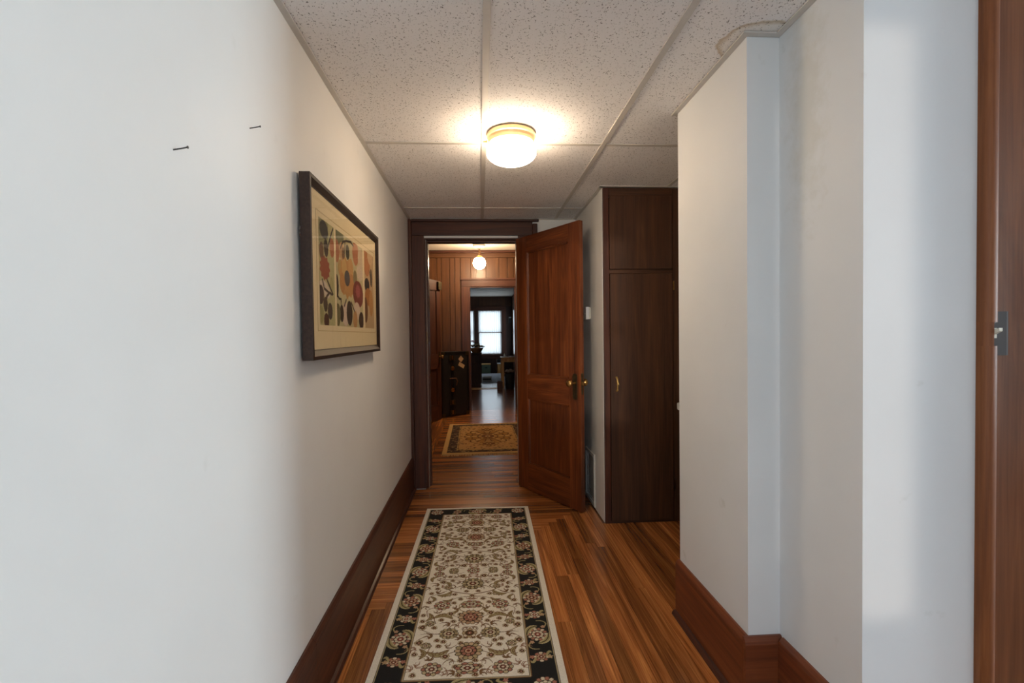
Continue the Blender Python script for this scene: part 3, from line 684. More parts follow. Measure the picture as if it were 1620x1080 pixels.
# ---- pendant in the middle room
pd = thing('globe_pendant', 'lit white globe pendant on a short chain in the panelled room', 'lamp', (0.013, 7.5, 2.70))
lathe('canopy', [(0.05, 0.0), (0.098, -0.004), (0.10, -0.05), (0.094, -0.062), (0.03, -0.068), (0.012, -0.072)], M['white'], pd, seg=32)
for k in range(4):
    bm = bmesh.new(); z = -0.088-k*0.030; pts = []
    for i in range(13):
        a = 2*math.pi*i/12; u = 0.014*math.cos(a); w = 0.021*math.sin(a)
        pts.append((u, 0, z+w) if k % 2 == 0 else (0, u, z+w))
    bm_tube(bm, pts, 0.004, 6); link('chain_link', mesh_from(bm, 'chain_link', M['brass'], True), pd)
lathe('fitter', [(0.012, -0.185), (0.02, -0.195), (0.04, -0.205), (0.052, -0.22), (0.052, -0.232)], M['brass'], pd, seg=24)
R = 0.098; prof = [(max(0.004, R*math.sin(math.pi*(0.17+0.83*k/16))), -0.312+R*math.cos(math.pi*(0.17+0.83*k/16))) for k in range(17)]
lathe('globe', prof, M['globe2'], pd, seg=32)

# ---- raster canvas used to dye woven or printed sheets (colour attribute on a fine mesh grid)
class Canvas:
    def __init__(s, w, h, res, bgc):
        s.w, s.h, s.res = w, h, res; s.nx, s.ny = int(round(w/res))+1, int(round(h/res))+1
        s.x = np.linspace(-w/2, w/2, s.nx); s.y = np.linspace(-h/2, h/2, s.ny)
        s.img = np.zeros((s.ny, s.nx, 3), np.float32); s.img[:] = bgc
    def win(s, x0, x1, y0, y1):
        i0 = np.searchsorted(s.x, x0); i1 = np.searchsorted(s.x, x1); j0 = np.searchsorted(s.y, y0); j1 = np.searchsorted(s.y, y1)
        if i1 <= i0 or j1 <= j0: return None
        X, Y = np.meshgrid(s.x[i0:i1], s.y[j0:j1]); return slice(j0, j1), slice(i0, i1), X, Y
    def rect(s, x0, x1, y0, y1, c):
        w = s.win(x0, x1, y0, y1)
        if w: s.img[w[0], w[1]] = c
    def ell(s, cx, cy, rx, ry, c, ang=0, clip=None, rag=0.0, n=9):
        R = max(rx, ry)*1.3; w = s.win(cx-R, cx+R, cy-R, cy+R)
        if not w: return
        X = w[2]-cx; Y = w[3]-cy; ca, sa = math.cos(ang), math.sin(ang)
        U = (X*ca+Y*sa)/rx; V = (-X*sa+Y*ca)/ry
        q = np.sqrt(U*U+V*V)
        if rag: q = q*(1+rag*np.sin(n*np.arctan2(V, U)+cx*50))
        m = q < 1
        if clip: m &= (w[2] > clip[0]) & (w[2] < clip[1])
        s.img[w[0], w[1]][m] = c
    def stroke(s, pts, rad, c, taper=False):
        P = np.array(pts, float); n = len(P)
        for k in range(n-1):
            a, b = P[k], P[k+1]; r0 = rad*(math.sin(math.pi*(k+0.5)/(n-1))**0.7 if taper else 1)
            r0 = max(r0, s.res*0.6)
            w = s.win(min(a[0], b[0])-r0, max(a[0], b[0])+r0, min(a[1], b[1])-r0, max(a[1], b[1])+r0)
            if not w: continue
            d = b-a; L2 = max(d@d, 1e-12); t = np.clip(((w[2]-a[0])*d[0]+(w[3]-a[1])*d[1])/L2, 0, 1)
            m = (w[2]-a[0]-t*d[0])**2+(w[3]-a[1]-t*d[1])**2 < r0*r0
            s.img[w[0], w[1]][m] = c
    def flower(s, cx, cy, R, cols, n=12, sq=1.0, seed=0):
        out, p1, p2, ring, p3, core = cols
        w = s.win(cx-R*1.1, cx+R*1.1, cy-R*1.1, cy+R*1.1)
        if not w: return
        X = (w[2]-cx); Y = (w[3]-cy)/sq; r = np.hypot(X, Y)/R; t = np.arctan2(Y, X)
        sc = 0.86+0.14*np.abs(np.cos(n*t/2)); im = s.img[w[0], w[1]]
        im[r < sc] = out
        sep = np.abs(np.sin(n*t/2)) < 0.93; alt = (np.floor((t+math.pi+math.pi/n)/(2*math.pi/n)).astype(int)+seed) % 2 == 0
        ins = (r < sc-0.07) & (np.abs(np.cos(n*t/2)) > 0.28)
        im[ins & alt] = p1; im[ins & ~alt] = p2
        m2 = 8
        im[r < 0.60] = out; s2 = 0.44+0.10*np.abs(np.cos(m2*t/2))
        im[(r < s2) & (np.abs(np.cos(m2*t/2)) > 0.25)] = ring
        im[r < 0.30] = out; im[r < 0.25] = p3; im[r < 0.12] = core
def canvas_object(name, cv, mat, parent, z=0.0, wave=None):
    nx, ny = cv.nx, cv.ny; X, Y = np.meshgrid(cv.x, cv.y)
    co = np.stack([X, Y, np.full_like(X, z) if wave is None else wave(X, Y)], -1).reshape(-1, 3).astype(np.float32)
    idx = np.arange(nx*ny).reshape(ny, nx)
    q = np.stack([idx[:-1, :-1], idx[:-1, 1:], idx[1:, 1:], idx[1:, :-1]], -1).reshape(-1).astype(np.int32)
    me = bpy.data.meshes.new(name); nf = (nx-1)*(ny-1)
    me.vertices.add(nx*ny); me.vertices.foreach_set('co', co.ravel())
    me.loops.add(nf*4); me.loops.foreach_set('vertex_index', q)
    me.polygons.add(nf); me.polygons.foreach_set('loop_start', np.arange(0, nf*4, 4, dtype=np.int32)); me.polygons.foreach_set('loop_total', np.full(nf, 4, np.int32))
    me.update(); me.validate()
    c = cv.img.reshape(-1, 3)/255.0
    c = np.where(c <= 0.04045, c/12.92, ((c+0.055)/1.055)**2.4)
    at = me.color_attributes.new('dye', 'FLOAT_COLOR', 'POINT')
    at.data.foreach_set('color', np.concatenate([c, np.ones((len(c), 1))], 1).astype(np.float32).ravel())
    me.materials.append(mat)
    return link(name, me, parent)

# ---- runner
def runner():
    Wd, Ln = 0.735, 1.90
    cream = (241, 233, 216); navy = (40, 39, 38); olive = (172, 158, 112); dk = (70, 54, 42); br = (128, 96, 66); pink = (176, 118, 98); lt = (222, 208, 180); red = (120, 58, 46)
    cv = Canvas(Wd, Ln, 0.0021, cream)
    bx, by = Wd/2-0.026, Ln/2-0.026
    cv.rect(-bx, bx, -by, by, dk); cv.rect(-bx+.003, bx-.003, -by+.003, by-.003, (176, 160, 124)); cv.rect(-bx+.007, bx-.007, -by+.007, by-.007, navy)
    ix, iy = bx-0.112, by-0.112
    cv.rect(-ix-.010, ix+.010, -iy-.010, iy+.010, br); cv.rect(-ix-.007, ix+.007, -iy-.007, iy+.007, (190, 172, 134)); cv.rect(-ix-.003, ix+.003, -iy-.003, iy+.003, dk); cv.rect(-ix, ix, -iy, iy, cream)
    cb_ = (dk, pink, lt, lt, (150, 70, 60), lt); cb2 = (dk, lt, pink, (200, 160, 130), red, lt)
    mid = (bx+ix)/2
    # dark border: big rosettes, small ones between, curled leaves
    def border_line(p, d, n_, length, start):
        k = 0; t = start
        while t < length/2+0.01:
            for s in (-1, 1):
                if t == 0 and s < 0: continue
                c = (p[0]+d[0]*t*s, p[1]+d[1]*t*s)
                cv.flower(*c, 0.047, cb_ if k % 2 == 0 else cb2, 14 if k % 2 == 0 else 12)
                for q in (-1, 1):
                    m = (c[0]+d[0]*q*0.072+n_[0]*0.012*q, c[1]+d[1]*q*0.072+n_[1]*0.012*q)
                    # leaf curling round the rosette
                    arc = []
                    for i in range(12):
                        a = (0.25+0.85*i/11)*math.pi*0.62; rr = 0.056
                        arc.append((c[0]+d[0]*q*rr*math.cos(a-0.5)+n_[0]*rr*math.sin(a-0.5)*q*s*0.8, c[1]+d[1]*q*rr*math.cos(a-0.5)+n_[1]*rr*math.sin(a-0.5)*q*s*0.8))
                    cv.stroke(arc, 0.0135, (196, 180, 138), True); cv.stroke(arc, 0.009, olive, True); cv.stroke(arc, 0.0022, dk, False)
                    hook = []
                    for i in range(14):
                        a = -0.3+2.9*i/13; rr = 0.030
                        hook.append((c[0]+d[0]*q*(0.072+rr*0.8*math.cos(a))-n_[0]*(0.012+rr*math.sin(a))*q*s, c[1]+d[1]*q*(0.072+rr*0.8*math.cos(a))-n_[1]*(0.012+rr*math.sin(a))*q*s))
                    cv.stroke(hook, 0.0026, olive); cv.ell(*hook[-1], 0.009, 0.009, (190, 150, 118), 0, None, 0.2, 5)
                for se in ((s,) if t else (1, -1)):
                    e = (c[0]+d[0]*se*0.1425, c[1]+d[1]*se*0.1425)
                    cv.flower(*e, 0.031, cb2 if k % 2 == 0 else cb_, 8)
                    cv.ell(e[0]+n_[0]*0.034, e[1]+n_[1]*0.034, 0.010, 0.010, (190, 160, 120), 0, None, 0.25, 5); cv.ell(e[0]-n_[0]*0.036, e[1]-n_[1]*0.036, 0.009, 0.009, pink, 0, None, 0.25, 5)
                    for q in (-1, 1):
                        lf = [(e[0]+n_[0]*q*(0.020+0.022*i/6)+d[0]*0.030*math.sin(i/6*2.2)*q, e[1]+n_[1]*q*(0.020+0.022*i/6)+d[1]*0.030*math.sin(i/6*2.2)*q) for i in range(7)]
                        cv.stroke(lf, 0.006, olive, True)
            t += 0.285; k += 1
    for s in (-1, 1):
        border_line((s*mid, 0), (0, 1), (s, 0), Ln-0.26, 0.0)
        border_line((0, s*(by+iy)/2), (1, 0), (0, s), Wd-0.30, 0.0)
        for q in (-1, 1):
            cv.rect(q*mid-0.05, q*mid+0.05, s*(by+iy)/2-0.05, s*(by+iy)/2+0.05, navy); cv.flower(q*mid, s*(by+iy)/2, 0.048, cb_, 14)
    # ivory field: mirrored in both directions
    fA = (dk, pink, (196, 178, 140), lt, red, lt); fB = (dk, (198, 178, 136), (150, 130, 96), (214, 196, 160), red, lt); fC = (br, (190, 168, 128), lt, dk, (150, 80, 66), lt)
    def four(fn):
        for sx in (-1, 1):
            for sy in (-1, 1): fn(sx, sy)
    def leaf(x, y, dx, dy, ln, c1, c2, sx, sy, bend=0.3):
        pts = []; L_ = math.hypot(dx, dy); dx, dy = dx/L_, dy/L_
        for i in range(12):
            t = i/11; b_ = bend*ln*math.sin(math.pi*t); pts.append((sx*(x+dx*ln*t-dy*b_), sy*(y+dy*ln*t+dx*b_)))
        cv.stroke(pts, ln*0.17, c2, True); cv.stroke(pts, ln*0.11, c1, True); cv.stroke(pts, 0.0018, c2)
        for i in range(2, 10, 2):
            p = pts[i]; cv.stroke([p, (p[0]+sx*(-dy)*ln*0.2+sx*dx*ln*0.12, p[1]+sy*dx*ln*0.2+sy*dy*ln*0.12)], 0.0018, c2)
    def curve(P, sx, sy, c, r=0.0017):
        P = np.array(P, float); out = []
        for k in range(len(P)-1):
            p0 = P[max(k-1, 0)]; p1 = P[k]; p2 = P[k+1]; p3 = P[min(k+2, len(P)-1)]
            for t in np.linspace(0, 1, 10, endpoint=False):
                v = 0.5*((2*p1)+(-p0+p2)*t+(2*p0-5*p1+4*p2-p3)*t*t+(-p0+3*p1-3*p2+p3)*t**3); out.append((sx*v[0], sy*v[1]))
        out.append((sx*P[-1][0], sy*P[-1][1])); cv.stroke(out, r, c)
    def quad(sx, sy):
        # vines
        curve([(0.01, 0.235), (0.05, 0.225), (0.10, 0.205), (0.125, 0.17), (0.10, 0.145), (0.085, 0.165), (0.10, 0.18)], sx, sy, br, 0.0032)
        curve([(0.125, 0.20), (0.16, 0.225), (0.20, 0.25), (0.205, 0.29)], sx, sy, br)
        curve([(0.0, 0.26), (0.05, 0.26), (0.09, 0.28), (0.10, 0.31)], sx, sy, br)
        curve([(0.03, 0.30), (0.055, 0.33), (0.05, 0.37), (0.03, 0.385)], sx, sy, (170, 150, 110), 0.0026)
        curve([(0.12, 0.33), (0.17, 0.345), (0.20, 0.37), (0.19, 0.42)], sx, sy, br)
        curve([(0.05, 0.43), (0.09, 0.41), (0.13, 0.40), (0.16, 0.43), (0.15, 0.47)], sx, sy, br)
        curve([(0.115, 0.545), (0.15, 0.545), (0.18, 0.53), (0.21, 0.51)], sx, sy, br); curve([(0.15, 0.545), (0.18, 0.555), (0.21, 0.58)], sx, sy, br); curve([(0.15, 0.545), (0.205, 0.545)], sx, sy, br)
        curve([(0.05, 0.66), (0.09, 0.68), (0.13, 0.69), (0.16, 0.66), (0.15, 0.62)], sx, sy, br)
        curve([(0.04, 0.10), (0.09, 0.085), (0.14, 0.09), (0.19, 0.06), (0.20, 0.02)], sx, sy, br)
        curve([(0.05, 0.02), (0.09, 0.035), (0.12, 0.02)], sx, sy, br)
        # leaves
        for (x, y, dx, dy, ln, bd) in ((0.10, 0.205, 1, 0.5, 0.075, 0.25), (0.125, 0.17, 0.5, -1, 0.06, -0.4), (0.165, 0.43, -1, 0.1, 0.085, 0.3), (0.165, 0.66, -1, -0.1, 0.085, -0.3), (0.19, 0.39, 0.1, 1, 0.06, 0.3), (0.19, 0.70, 0.1, -1, 0.06, -0.3), (0.20, 0.25, -0.3, 1, 0.05, 0.3), (0.205, 0.11, -0.4, -1, 0.055, 0.3), (0.09, 0.27, 1, 0.3, 0.05, 0.3), (0.06, 0.36, 1, 0.8, 0.045, 0.3)):
            leaf(x, y, dx, dy, ln, olive, br, sx, sy, bd)
        cv.flower(sx*0.175, sy*0.47, 0.0224, fB, 8); cv.flower(sx*0.175, sy*0.62, 0.0224, fB, 8)
        cv.flower(sx*0.135, sy*0.330, 0.0414, fA, 10, 0.95); cv.flower(sx*0.135, sy*0.76, 0.0414, fA, 10, 0.95)
        cv.flower(sx*0.205, sy*0.495, 0.0202, fC, 6); cv.flower(sx*0.205, sy*0.60, 0.0202, fC, 6); cv.flower(sx*0.20, sy*0.30, 0.0168, fC, 6)
        cv.flower(sx*0.088, sy*0.545, 0.0426, fB, 12, 0.92)
        cv.flower(sx*0.105, sy*0.008, 0.0269, fB, 8); cv.flower(sx*0.055, sy*0.058, 0.0213, fC, 6); cv.flower(sx*0.18, sy*0.03, 0.0291, fA, 8)
        cv.flower(sx*0.09, sy*0.40, 0.0190, fC, 7); cv.flower(sx*0.09, sy*0.69, 0.0190, fC, 7); cv.flower(sx*0.085, sy*0.235, 0.0146, fC, 6); cv.flower(sx*0.15, sy*0.115, 0.0190, fC, 6); cv.flower(sx*0.12, sy*0.17, 0.0213, fB, 7); cv.flower(sx*0.11, sy*0.24, 0.0123, fB, 5)
    four(quad)
    base = np.array(cream, np.float32); tries = 0; made = 0
    while tries < 2500 and made < 80:
        tries += 1; x = rng.uniform(0.012, ix-0.016); y = rng.uniform(0.03, iy-0.016)
        w = cv.win(x-0.013, x+0.013, y-0.013, y+0.013)
        if not w or np.abs(cv.img[w[0], w[1]]-base).max() > 2: continue
        made += 1; a0 = rng.uniform(0, 6.28); kind = made % 5 % 4
        for sx in (-1, 1):
            for sy in (-1, 1):
                if kind == 0: cv.flower(sx*x, sy*y, 0.0146, fC, 5)
                else:
                    for k in range(3):
                        a = a0+(k-1)*0.75; l = 0.036 if k == 1 else 0.022
                        P_ = [(sx*(x+l*t*math.cos(a+1.1*t)), sy*(y+l*t*math.sin(a+1.1*t))) for t in (-0.5, -0.2, 0.1, 0.4, 0.7, 1.0, 1.2)]
                        cv.stroke(P_, 0.0034 if kind == 1 else 0.0022, (olive, br, (150, 110, 84), br)[kind], True)
    for sy in (-1, 1):
        cv.flower(0, sy*0.135, 0.0582, fB, 16, 0.95); cv.flower(0, sy*0.325, 0.0493, fA, 10, 0.7); cv.flower(0, sy*0.43, 0.0582, (dk, (206, 176, 140), (188, 150, 118), pink, (206, 160, 130), red), 14, 0.98)
        cv.flower(0, sy*0.545, 0.0336, fC, 8); cv.flower(0, sy*0.66, 0.0582, (dk, (206, 176, 140), (180, 160, 120), pink, (206, 160, 130), red), 14, 0.98); cv.flower(0, sy*0.76, 0.0493, fA, 10, 0.7)
        cv.flower(0, sy*0.25, 0.0157, fC, 5)
    cv.flower(0, 0, 0.0370, fA, 10)
    # weave grain
    cv.img *= (0.94+0.08*rng.random(cv.img.shape[:2]))[..., None]
    r = thing('runner_rug', 'ivory floral runner rug with black flowered border', 'rug', (-0.030-0.0185, 2.565, 0.0), -0.0195)
    def wave(X, Y): return 0.0085+0.0006*np.sin(Y*9)*np.cos(X*7)
    canvas_object('pile', cv, vcolmat('woven_runner_pile', 0.95, 0.5, 420), r, 0, wave)
    box('backing', (-Wd/2, Wd/2, -Ln/2, Ln/2, 0.0005, 0.0075), plain('runner_edge', (226, 214, 190), 0.95, noise=0.1, nscale=200), r)
runner()

# ---- small tan rug in the middle room
def small_rug():
    Wd, Ln = 1.03, 1.74
    tanc = (214, 172, 108)
    cv = Canvas(Wd, Ln, 0.006, tanc)
    def b(d, c): cv.rect(-Wd/2+d, Wd/2-d, -Ln/2+d, Ln/2-d, c)
    b(0.05, (92, 66, 46)); b(0.058, (84, 66, 54)); b(0.15, (200, 160, 100)); b(0.165, (110, 76, 48)); b(0.172, (200, 152, 92))
    for i in range(900):
        x = rng.uniform(-Wd/2+.06, Wd/2-.06); y = rng.uniform(-Ln/2+.06, Ln/2-.06)
        edge = min(Wd/2-abs(x), Ln/2-abs(y)) < 0.15
        q = (abs(x)/(Wd*.36))**2+(abs(y)/(Ln*.38))**2
        if edge: c = random.choice([(150, 122, 88), (60, 48, 42), (176, 142, 96), (120, 84, 60)])
        elif q < 0.9: c = random.choice([(206, 160, 96), (150, 104, 58), (190, 140, 78), (120, 80, 48)])
        else: c = random.choice([(120, 92, 66), (150, 116, 76), (96, 74, 60), (186, 146, 92)])
        cv.ell(x, y, rng.uniform(.006, .018), rng.uniform(.006, .018), c)
    for s in (0.30, 0.22, 0.13): cv.flower(0, 0, s, ((110, 74, 46), (204, 158, 94), (176, 124, 66), (130, 86, 50), (204, 160, 100), (90, 60, 40)), 16, 1.5)
    for y in (-0.42, 0.42): cv.flower(0, y, 0.12, ((110, 74, 46), (204, 158, 94), (176, 124, 66), (130, 86, 50), (204, 160, 100), (90, 60, 40)), 12)
    r = thing('small_rug', 'tan and brown patterned small rug with fringed ends', 'rug', (0.085, 6.02, 0.0), 0.012)
    canvas_object('pile', cv, vcolmat('small_rug_pile', 0.95, 0.5, 240), r, 0.009)
    box('backing', (-Wd/2, Wd/2, -Ln/2, Ln/2, 0.0005, 0.008), M['fringe'], r)
    for s in (-1, 1):
        bm = bmesh.new()
        for k in range(110):
            x = -Wd/2+Wd*(k+0.5)/110; y = s*Ln/2; l = s*random.uniform(0.04, 0.065); dx = random.uniform(-0.008, 0.008)
            bm_tube(bm, [(x, y-s*0.004, 0.006), (x+dx*0.5, y+l*0.6, 0.004), (x+dx, y+l, 0.003)], 0.0028, 4)
        o = link('fringe', mesh_from(bm, 'fringe', M['fringe']), r); o['kind'] = 'stuff'
small_rug()

# ---- framed picture
def picture():
    Y_0, Y_1, Z0, Z1 = 1.583, 2.63, 1.188, 1.792; XB, XF = -0.567, -0.533
    p = thing('framed_picture', 'dark framed three-panel floral print hanging on the white wall', 'picture', (XB, (Y_0+Y_1)/2, Z0))
    cy = (Y_0+Y_1)/2; h = Z1-Z0; hw = (Y_1-Y_0)/2; dp = XF-XB; m = 0.034
    def mould_piece(pts4, mat): # quad outline mitred on the wall plane (y,z)
        bm = bmesh.new(); prof = [(0, 0), (0, dp), (0.35, dp), (1, dp-0.012), (1, 0)]
        (a, b, c, d) = [Vector((0, q[0], q[1])) for q in pts4]   # a,b outer edge ; d,c inner edge
        A = []; B = []
        for t, x in prof:
            A.append(bm.verts.new(a.lerp(d, t)+Vector((x, 0, 0)))); B.append(bm.verts.new(b.lerp(c, t)+Vector((x, 0, 0))))
        n = len(prof); bm.faces.new(A); bm.faces.new(B[::-1])
        for i in range(n): bm.faces.new([A[i], B[i], B[(i+1) % n], A[(i+1) % n]])
        o = link('frame_side', mesh_from(bm, 'frame_side', mat), p)
        o.data.materials.append(M['frame_side'])
        return o
    O = [(-hw, 0), (hw, 0), (hw, h), (-hw, h)]; I = [(-hw+m, m), (hw-m, m), (hw-m, h-m), (-hw+m, h-m)]
    for k in range(4):
        o = mould_piece((O[k], O[(k+1) % 4], I[(k+1) % 4], I[k]), M['frame'])
        for f in o.data.polygons:
            if abs(f.normal.x) < 0.05 and (abs(f.center.y) > hw-0.002 or f.center.z > h-0.002 or f.center.z < 0.002): f.material_index = 1
    box('mat_board', (0.004, 0.022, -hw+m-0.004, hw-m+0.004, m-0.004, h-m+0.004), M['mat'], p)
    # printed panels
    u0 = 1.655-cy; v0 = 1.306-Z0
    g0, g1, gz0, gz1 = u0+0.012, u0+0.915, -0.022+v0, 0.392+v0
    for nm, bx_ in (('a', (g0, g1, gz0, gz0+0.003)), ('b', (g0, g1, gz1-0.003, gz1)), ('c', (g0, g0+0.003, gz0, gz1)), ('d', (g1-0.003, g1, gz0, gz1))):
        box('mat_groove', (0.0222, 0.0226, bx_[0], bx_[1], bx_[2], bx_[3]), M['groove'], p)
    ells = [(0.076,0.344,0.069,0.067,(150,140,80)),(0.094,0.337,0.047,0.032,(58,50,38)),(0.17,0.347,0.031,0.019,(190,175,110)),(0.115,0.276,0.025,0.032,(55,50,36)),(0.064,0.258,0.023,0.031,(112,76,46)),(0.185,0.289,0.028,0.036,(192,105,55)),(0.098,0.202,0.054,0.041,(165,72,38)),(0.076,0.137,0.049,0.02,(215,192,160)),(0.118,0.119,0.036,0.023,(214,190,158)),(0.047,0.105,0.036,0.033,(72,54,46)),(0.172,0.147,0.023,0.033,(178,166,96)),(0.098,0.074,0.024,0.027,(74,62,42)),(0.15,0.052,0.029,0.03,(72,64,54)),(0.106,0.016,0.029,0.027,(86,46,26)),(0.05,0.036,0.027,0.031,(165,155,85)),
        (0.282,0.351,0.061,0.04,(122,118,70)),(0.245,0.289,0.035,0.044,(190,108,60)),(0.315,0.298,0.036,0.038,(205,150,90)),(0.399,0.31,0.029,0.032,(70,70,50)),(0.337,0.291,0.023,0.028,(140,100,62)),(0.528,0.326,0.051,0.054,(202,116,66)),(0.615,0.315,0.048,0.047,(214,185,140)),(0.292,0.229,0.035,0.035,(190,150,75)),(0.598,0.249,0.059,0.035,(216,188,150)),(0.387,0.2,0.107,0.079,(202,140,62)),(0.347,0.234,0.037,0.039,(210,160,80)),(0.445,0.25,0.041,0.041,(212,150,75)),(0.315,0.174,0.036,0.041,(196,128,55)),(0.455,0.182,0.042,0.044,(198,130,60)),(0.387,0.2,0.041,0.033,(82,78,74)),(0.516,0.216,0.033,0.034,(140,125,75)),(0.565,0.149,0.09,0.06,(132,46,36)),(0.562,0.162,0.04,0.029,(168,72,68)),(0.24,0.154,0.022,0.044,(70,58,46)),(0.352,0.05,0.047,0.047,(214,182,152)),(0.538,0.072,0.056,0.04,(216,186,150)),(0.415,0.057,0.045,0.053,(50,42,33)),(0.299,0.051,0.027,0.035,(58,50,38)),(0.245,0.043,0.037,0.044,(122,112,62)),(0.614,0.033,0.046,0.038,(48,40,32)),(0.506,0.033,0.037,0.039,(200,140,72)),
        (0.741,0.319,0.067,0.068,(200,120,60)),(0.812,0.362,0.057,0.045,(222,178,120)),(0.741,0.21,0.051,0.034,(60,50,45)),(0.832,0.254,0.023,0.045,(60,55,40)),(0.768,0.153,0.069,0.044,(190,110,40)),(0.709,0.087,0.039,0.061,(120,70,35)),(0.821,0.125,0.043,0.064,(205,140,60))]
    stems = [[(0.068,0.158),(0.086,0.129),(0.132,0.12),(0.178,0.115)],[(0.121,0.162),(0.156,0.138),(0.186,0.118)],[(0.109,0.102),(0.14,0.116)],[(0.117,0.1),(0.08,0.08)],[(0.234,0.124),(0.267,0.107),(0.293,0.107),(0.291,0.089)],[(0.298,0.31),(0.327,0.338),(0.383,0.354),(0.453,0.362),(0.494,0.353)],[(0.336,0.082),(0.366,0.11)],[(0.444,0.105),(0.494,0.07)],[(0.128,0.272),(0.177,0.337),(0.202,0.363)],[(0.351,0.299),(0.363,0.34)],[(0.792,0.286),(0.817,0.252)]]
    pm = vcolmat('printed_paper', 0.7)
    for (a, b, bgc) in ((0.037, 0.210, (188, 178, 112)), (0.235, 0.655, (198, 182, 124)), (0.690, 0.885, (206, 166, 108))):
        cv = Canvas(b-a, 0.37, 0.0022, bgc); ox = (a+b)/2; oy = 0.185
        for (x, y, rx, ry, c) in ells:
            if a-0.12 < x < b+0.12 and not (x < 0.215 and a > 0.22) and not (x > 0.68 and b < 0.68) and not (0.215 < x < 0.66 and (b < 0.22 or a > 0.68)):
                red = c[0] > 150 and c[1] < 80 or (rx > 0.1)
                cv.ell(x-ox, y-oy, rx, ry, c, 0, None, 0.09 if red else 0.02, 11 if red else 2)
        for s in stems:
            cv.stroke([(x-ox, y-oy) for x, y in s], 0.005, (62, 50, 38))
        g = cv.img.mean(-1, keepdims=True); cv.img = g+(cv.img-g)*0.78
        cv.img *= (0.93+0.1*rng.random(cv.img.shape[:2]))[..., None]
        o = canvas_object('print_panel', cv, pm, p); o.rotation_euler = (math.pi/2, 0, math.pi/2); o.location = (0.0228, u0+ox, v0+oy)
    box('glass', (0.0236, 0.0256, -hw+m-0.003, hw-m+0.003, m-0.003, h-m+0.003), M['glass'], p)
    tube('hanging_clip', [(0.0, -hw-0.001, h*0.66), (0.001, -hw-0.006, h*0.67), (0.001, -hw-0.006, h*0.70), (0.0, -hw-0.001, h*0.71)], 0.0025, M['steel'], p)
    return p
picture()

# ---- nails left in the wall
for (y, z, lab) in ((0.958, 1.62, 'lone bent nail in the white wall, the one with a long scratch below'), (1.272, 1.794, 'bent nail in the white wall, the higher and closer to the picture')):
    bm = bmesh.new(); bm_tube(bm, [(-0.578, y, z), (-0.560, y+0.002, z+0.004), (-0.551, y+0.004, z+0.007)], 0.0013, 6); bm_lathe(bm, [(0.0028, 0), (0.0028, 0.001)], 10, (-0.551, y+0.004, z+0.007), 'X')
    tag(link('nail', mesh_from(bm, 'nail', M['nail'])), lab, 'nail')

# ---- wardrobe trunk
def trunk():
    w, dp, h = 0.53, 0.355, 1.02
    t = thing('wardrobe_trunk', 'upright black wardrobe trunk with brass locks and paper stickers', 'trunk', (-0.590, 7.485, 0), math.atan2(0.335, 0.41))
    box('case', (0.004, w-0.004, 0.004, dp-0.004, 0.004, h-0.004), M['black'], t, 0.004)
    s = 0.038
    for x in (0, w-s):
        box('edge_binding', (x, x+s, 0.0, 0.006, 0, h), M['blackedge'], t, 0.002)
    for z in (0, h-s): box('edge_binding', (s, w-s, 0.0, 0.006, z, z+s), M['blackedge'], t, 0.002)
    sx = 0.385*w
    box('seam_binding', (sx-0.026, sx-0.003, -0.001, 0.005, s, h-s), M['blackedge'], t, 0.001); box('seam_binding', (sx+0.003, sx+0.026, -0.001, 0.005, s, h-s), M['blackedge'], t, 0.001)
    for z in (0.76, 0.42):
        l = lathe('round_lock', [(0.034, 0.0), (0.034, -0.006), (0.022, -0.010), (0.012, -0.014)], M['brass'], t, (sx, -0.001, z), 'Y', 20)
        box('hasp', (sx-0.04, sx+0.04, -0.008, -0.001, z-0.008, z+0.008), M['bronze'], l, 0.002)
    for z in (0.93, 0.23, 0.07):
        l = box('draw_latch', (sx-0.06, sx+0.04, -0.012, -0.001, z-0.045, z+0.035), M['bronze'], t, 0.003); box('latch_tongue', (sx-0.02, sx+0.0, -0.018, -0.012, z-0.03, z+0.03), M['brass'], l, 0.002)
    tube('handle', [(sx-0.05, -0.002, 0.60), (sx-0.03, -0.028, 0.605), (sx+0.05, -0.03, 0.60), (sx+0.07, -0.028, 0.55), (sx+0.07, -0.002, 0.49)], 0.009, M['leather'], t)
    for z in (0.0, h-0.06):
        for x in (0.0, w-0.06): box('corner_cap', (x-0.003, x+0.06, -0.004, 0.06, z, z+0.06), M['bronze'], t, 0.003)
    def st(x, z, a, b, r):
        o = box('sticker', (-a/2, a/2, -0.0008, 0, -b/2, b/2), M['sticker'], t); o.location = (x, 0.0035, z); o.rotation_euler = (0, r, 0)
    st(0.375, 0.90, 0.075, 0.075, 0.8); st(0.385, 0.80, 0.12, 0.06, 0.5)
trunk()

# ---- dresser with flower basket
dr = thing('dresser', 'dark brown chest of drawers below the flower basket', 'dresser', (-0.62, 12.3, 0))
box('body', (-0.64, 0.66, 0.0, 0.5, 0.06, 0.80), M['dresser'], dr, 0.004); box('top', (-0.66, 0.675, -0.02, 0.52, 0.8005, 0.832), M['dresser'], dr, 0.005); box('plinth', (-0.62, 0.64, 0.02, 0.48, 0.0, 0.0595), M['dresser'], dr)
for k in range(3):
    for c in range(2):
        o = box('drawer', (-0.62+c*0.64, 0.0+c*0.645, -0.012, -0.0005, 0.09+k*0.235, 0.305+k*0.235), M['dresser'], dr, 0.003)
        lathe('knob', [(0.008, -0.012), (0.008, -0.024), (0.016, -0.03), (0.01, -0.038)], M['brass'], o, (-0.31+c*0.64, 0, 0.2+k*0.235), 'Y', 12)
bs = thing('flower_basket', 'wicker basket of cream blooms on the dark dresser', 'basket', (-0.085, 12.5, 0.832))
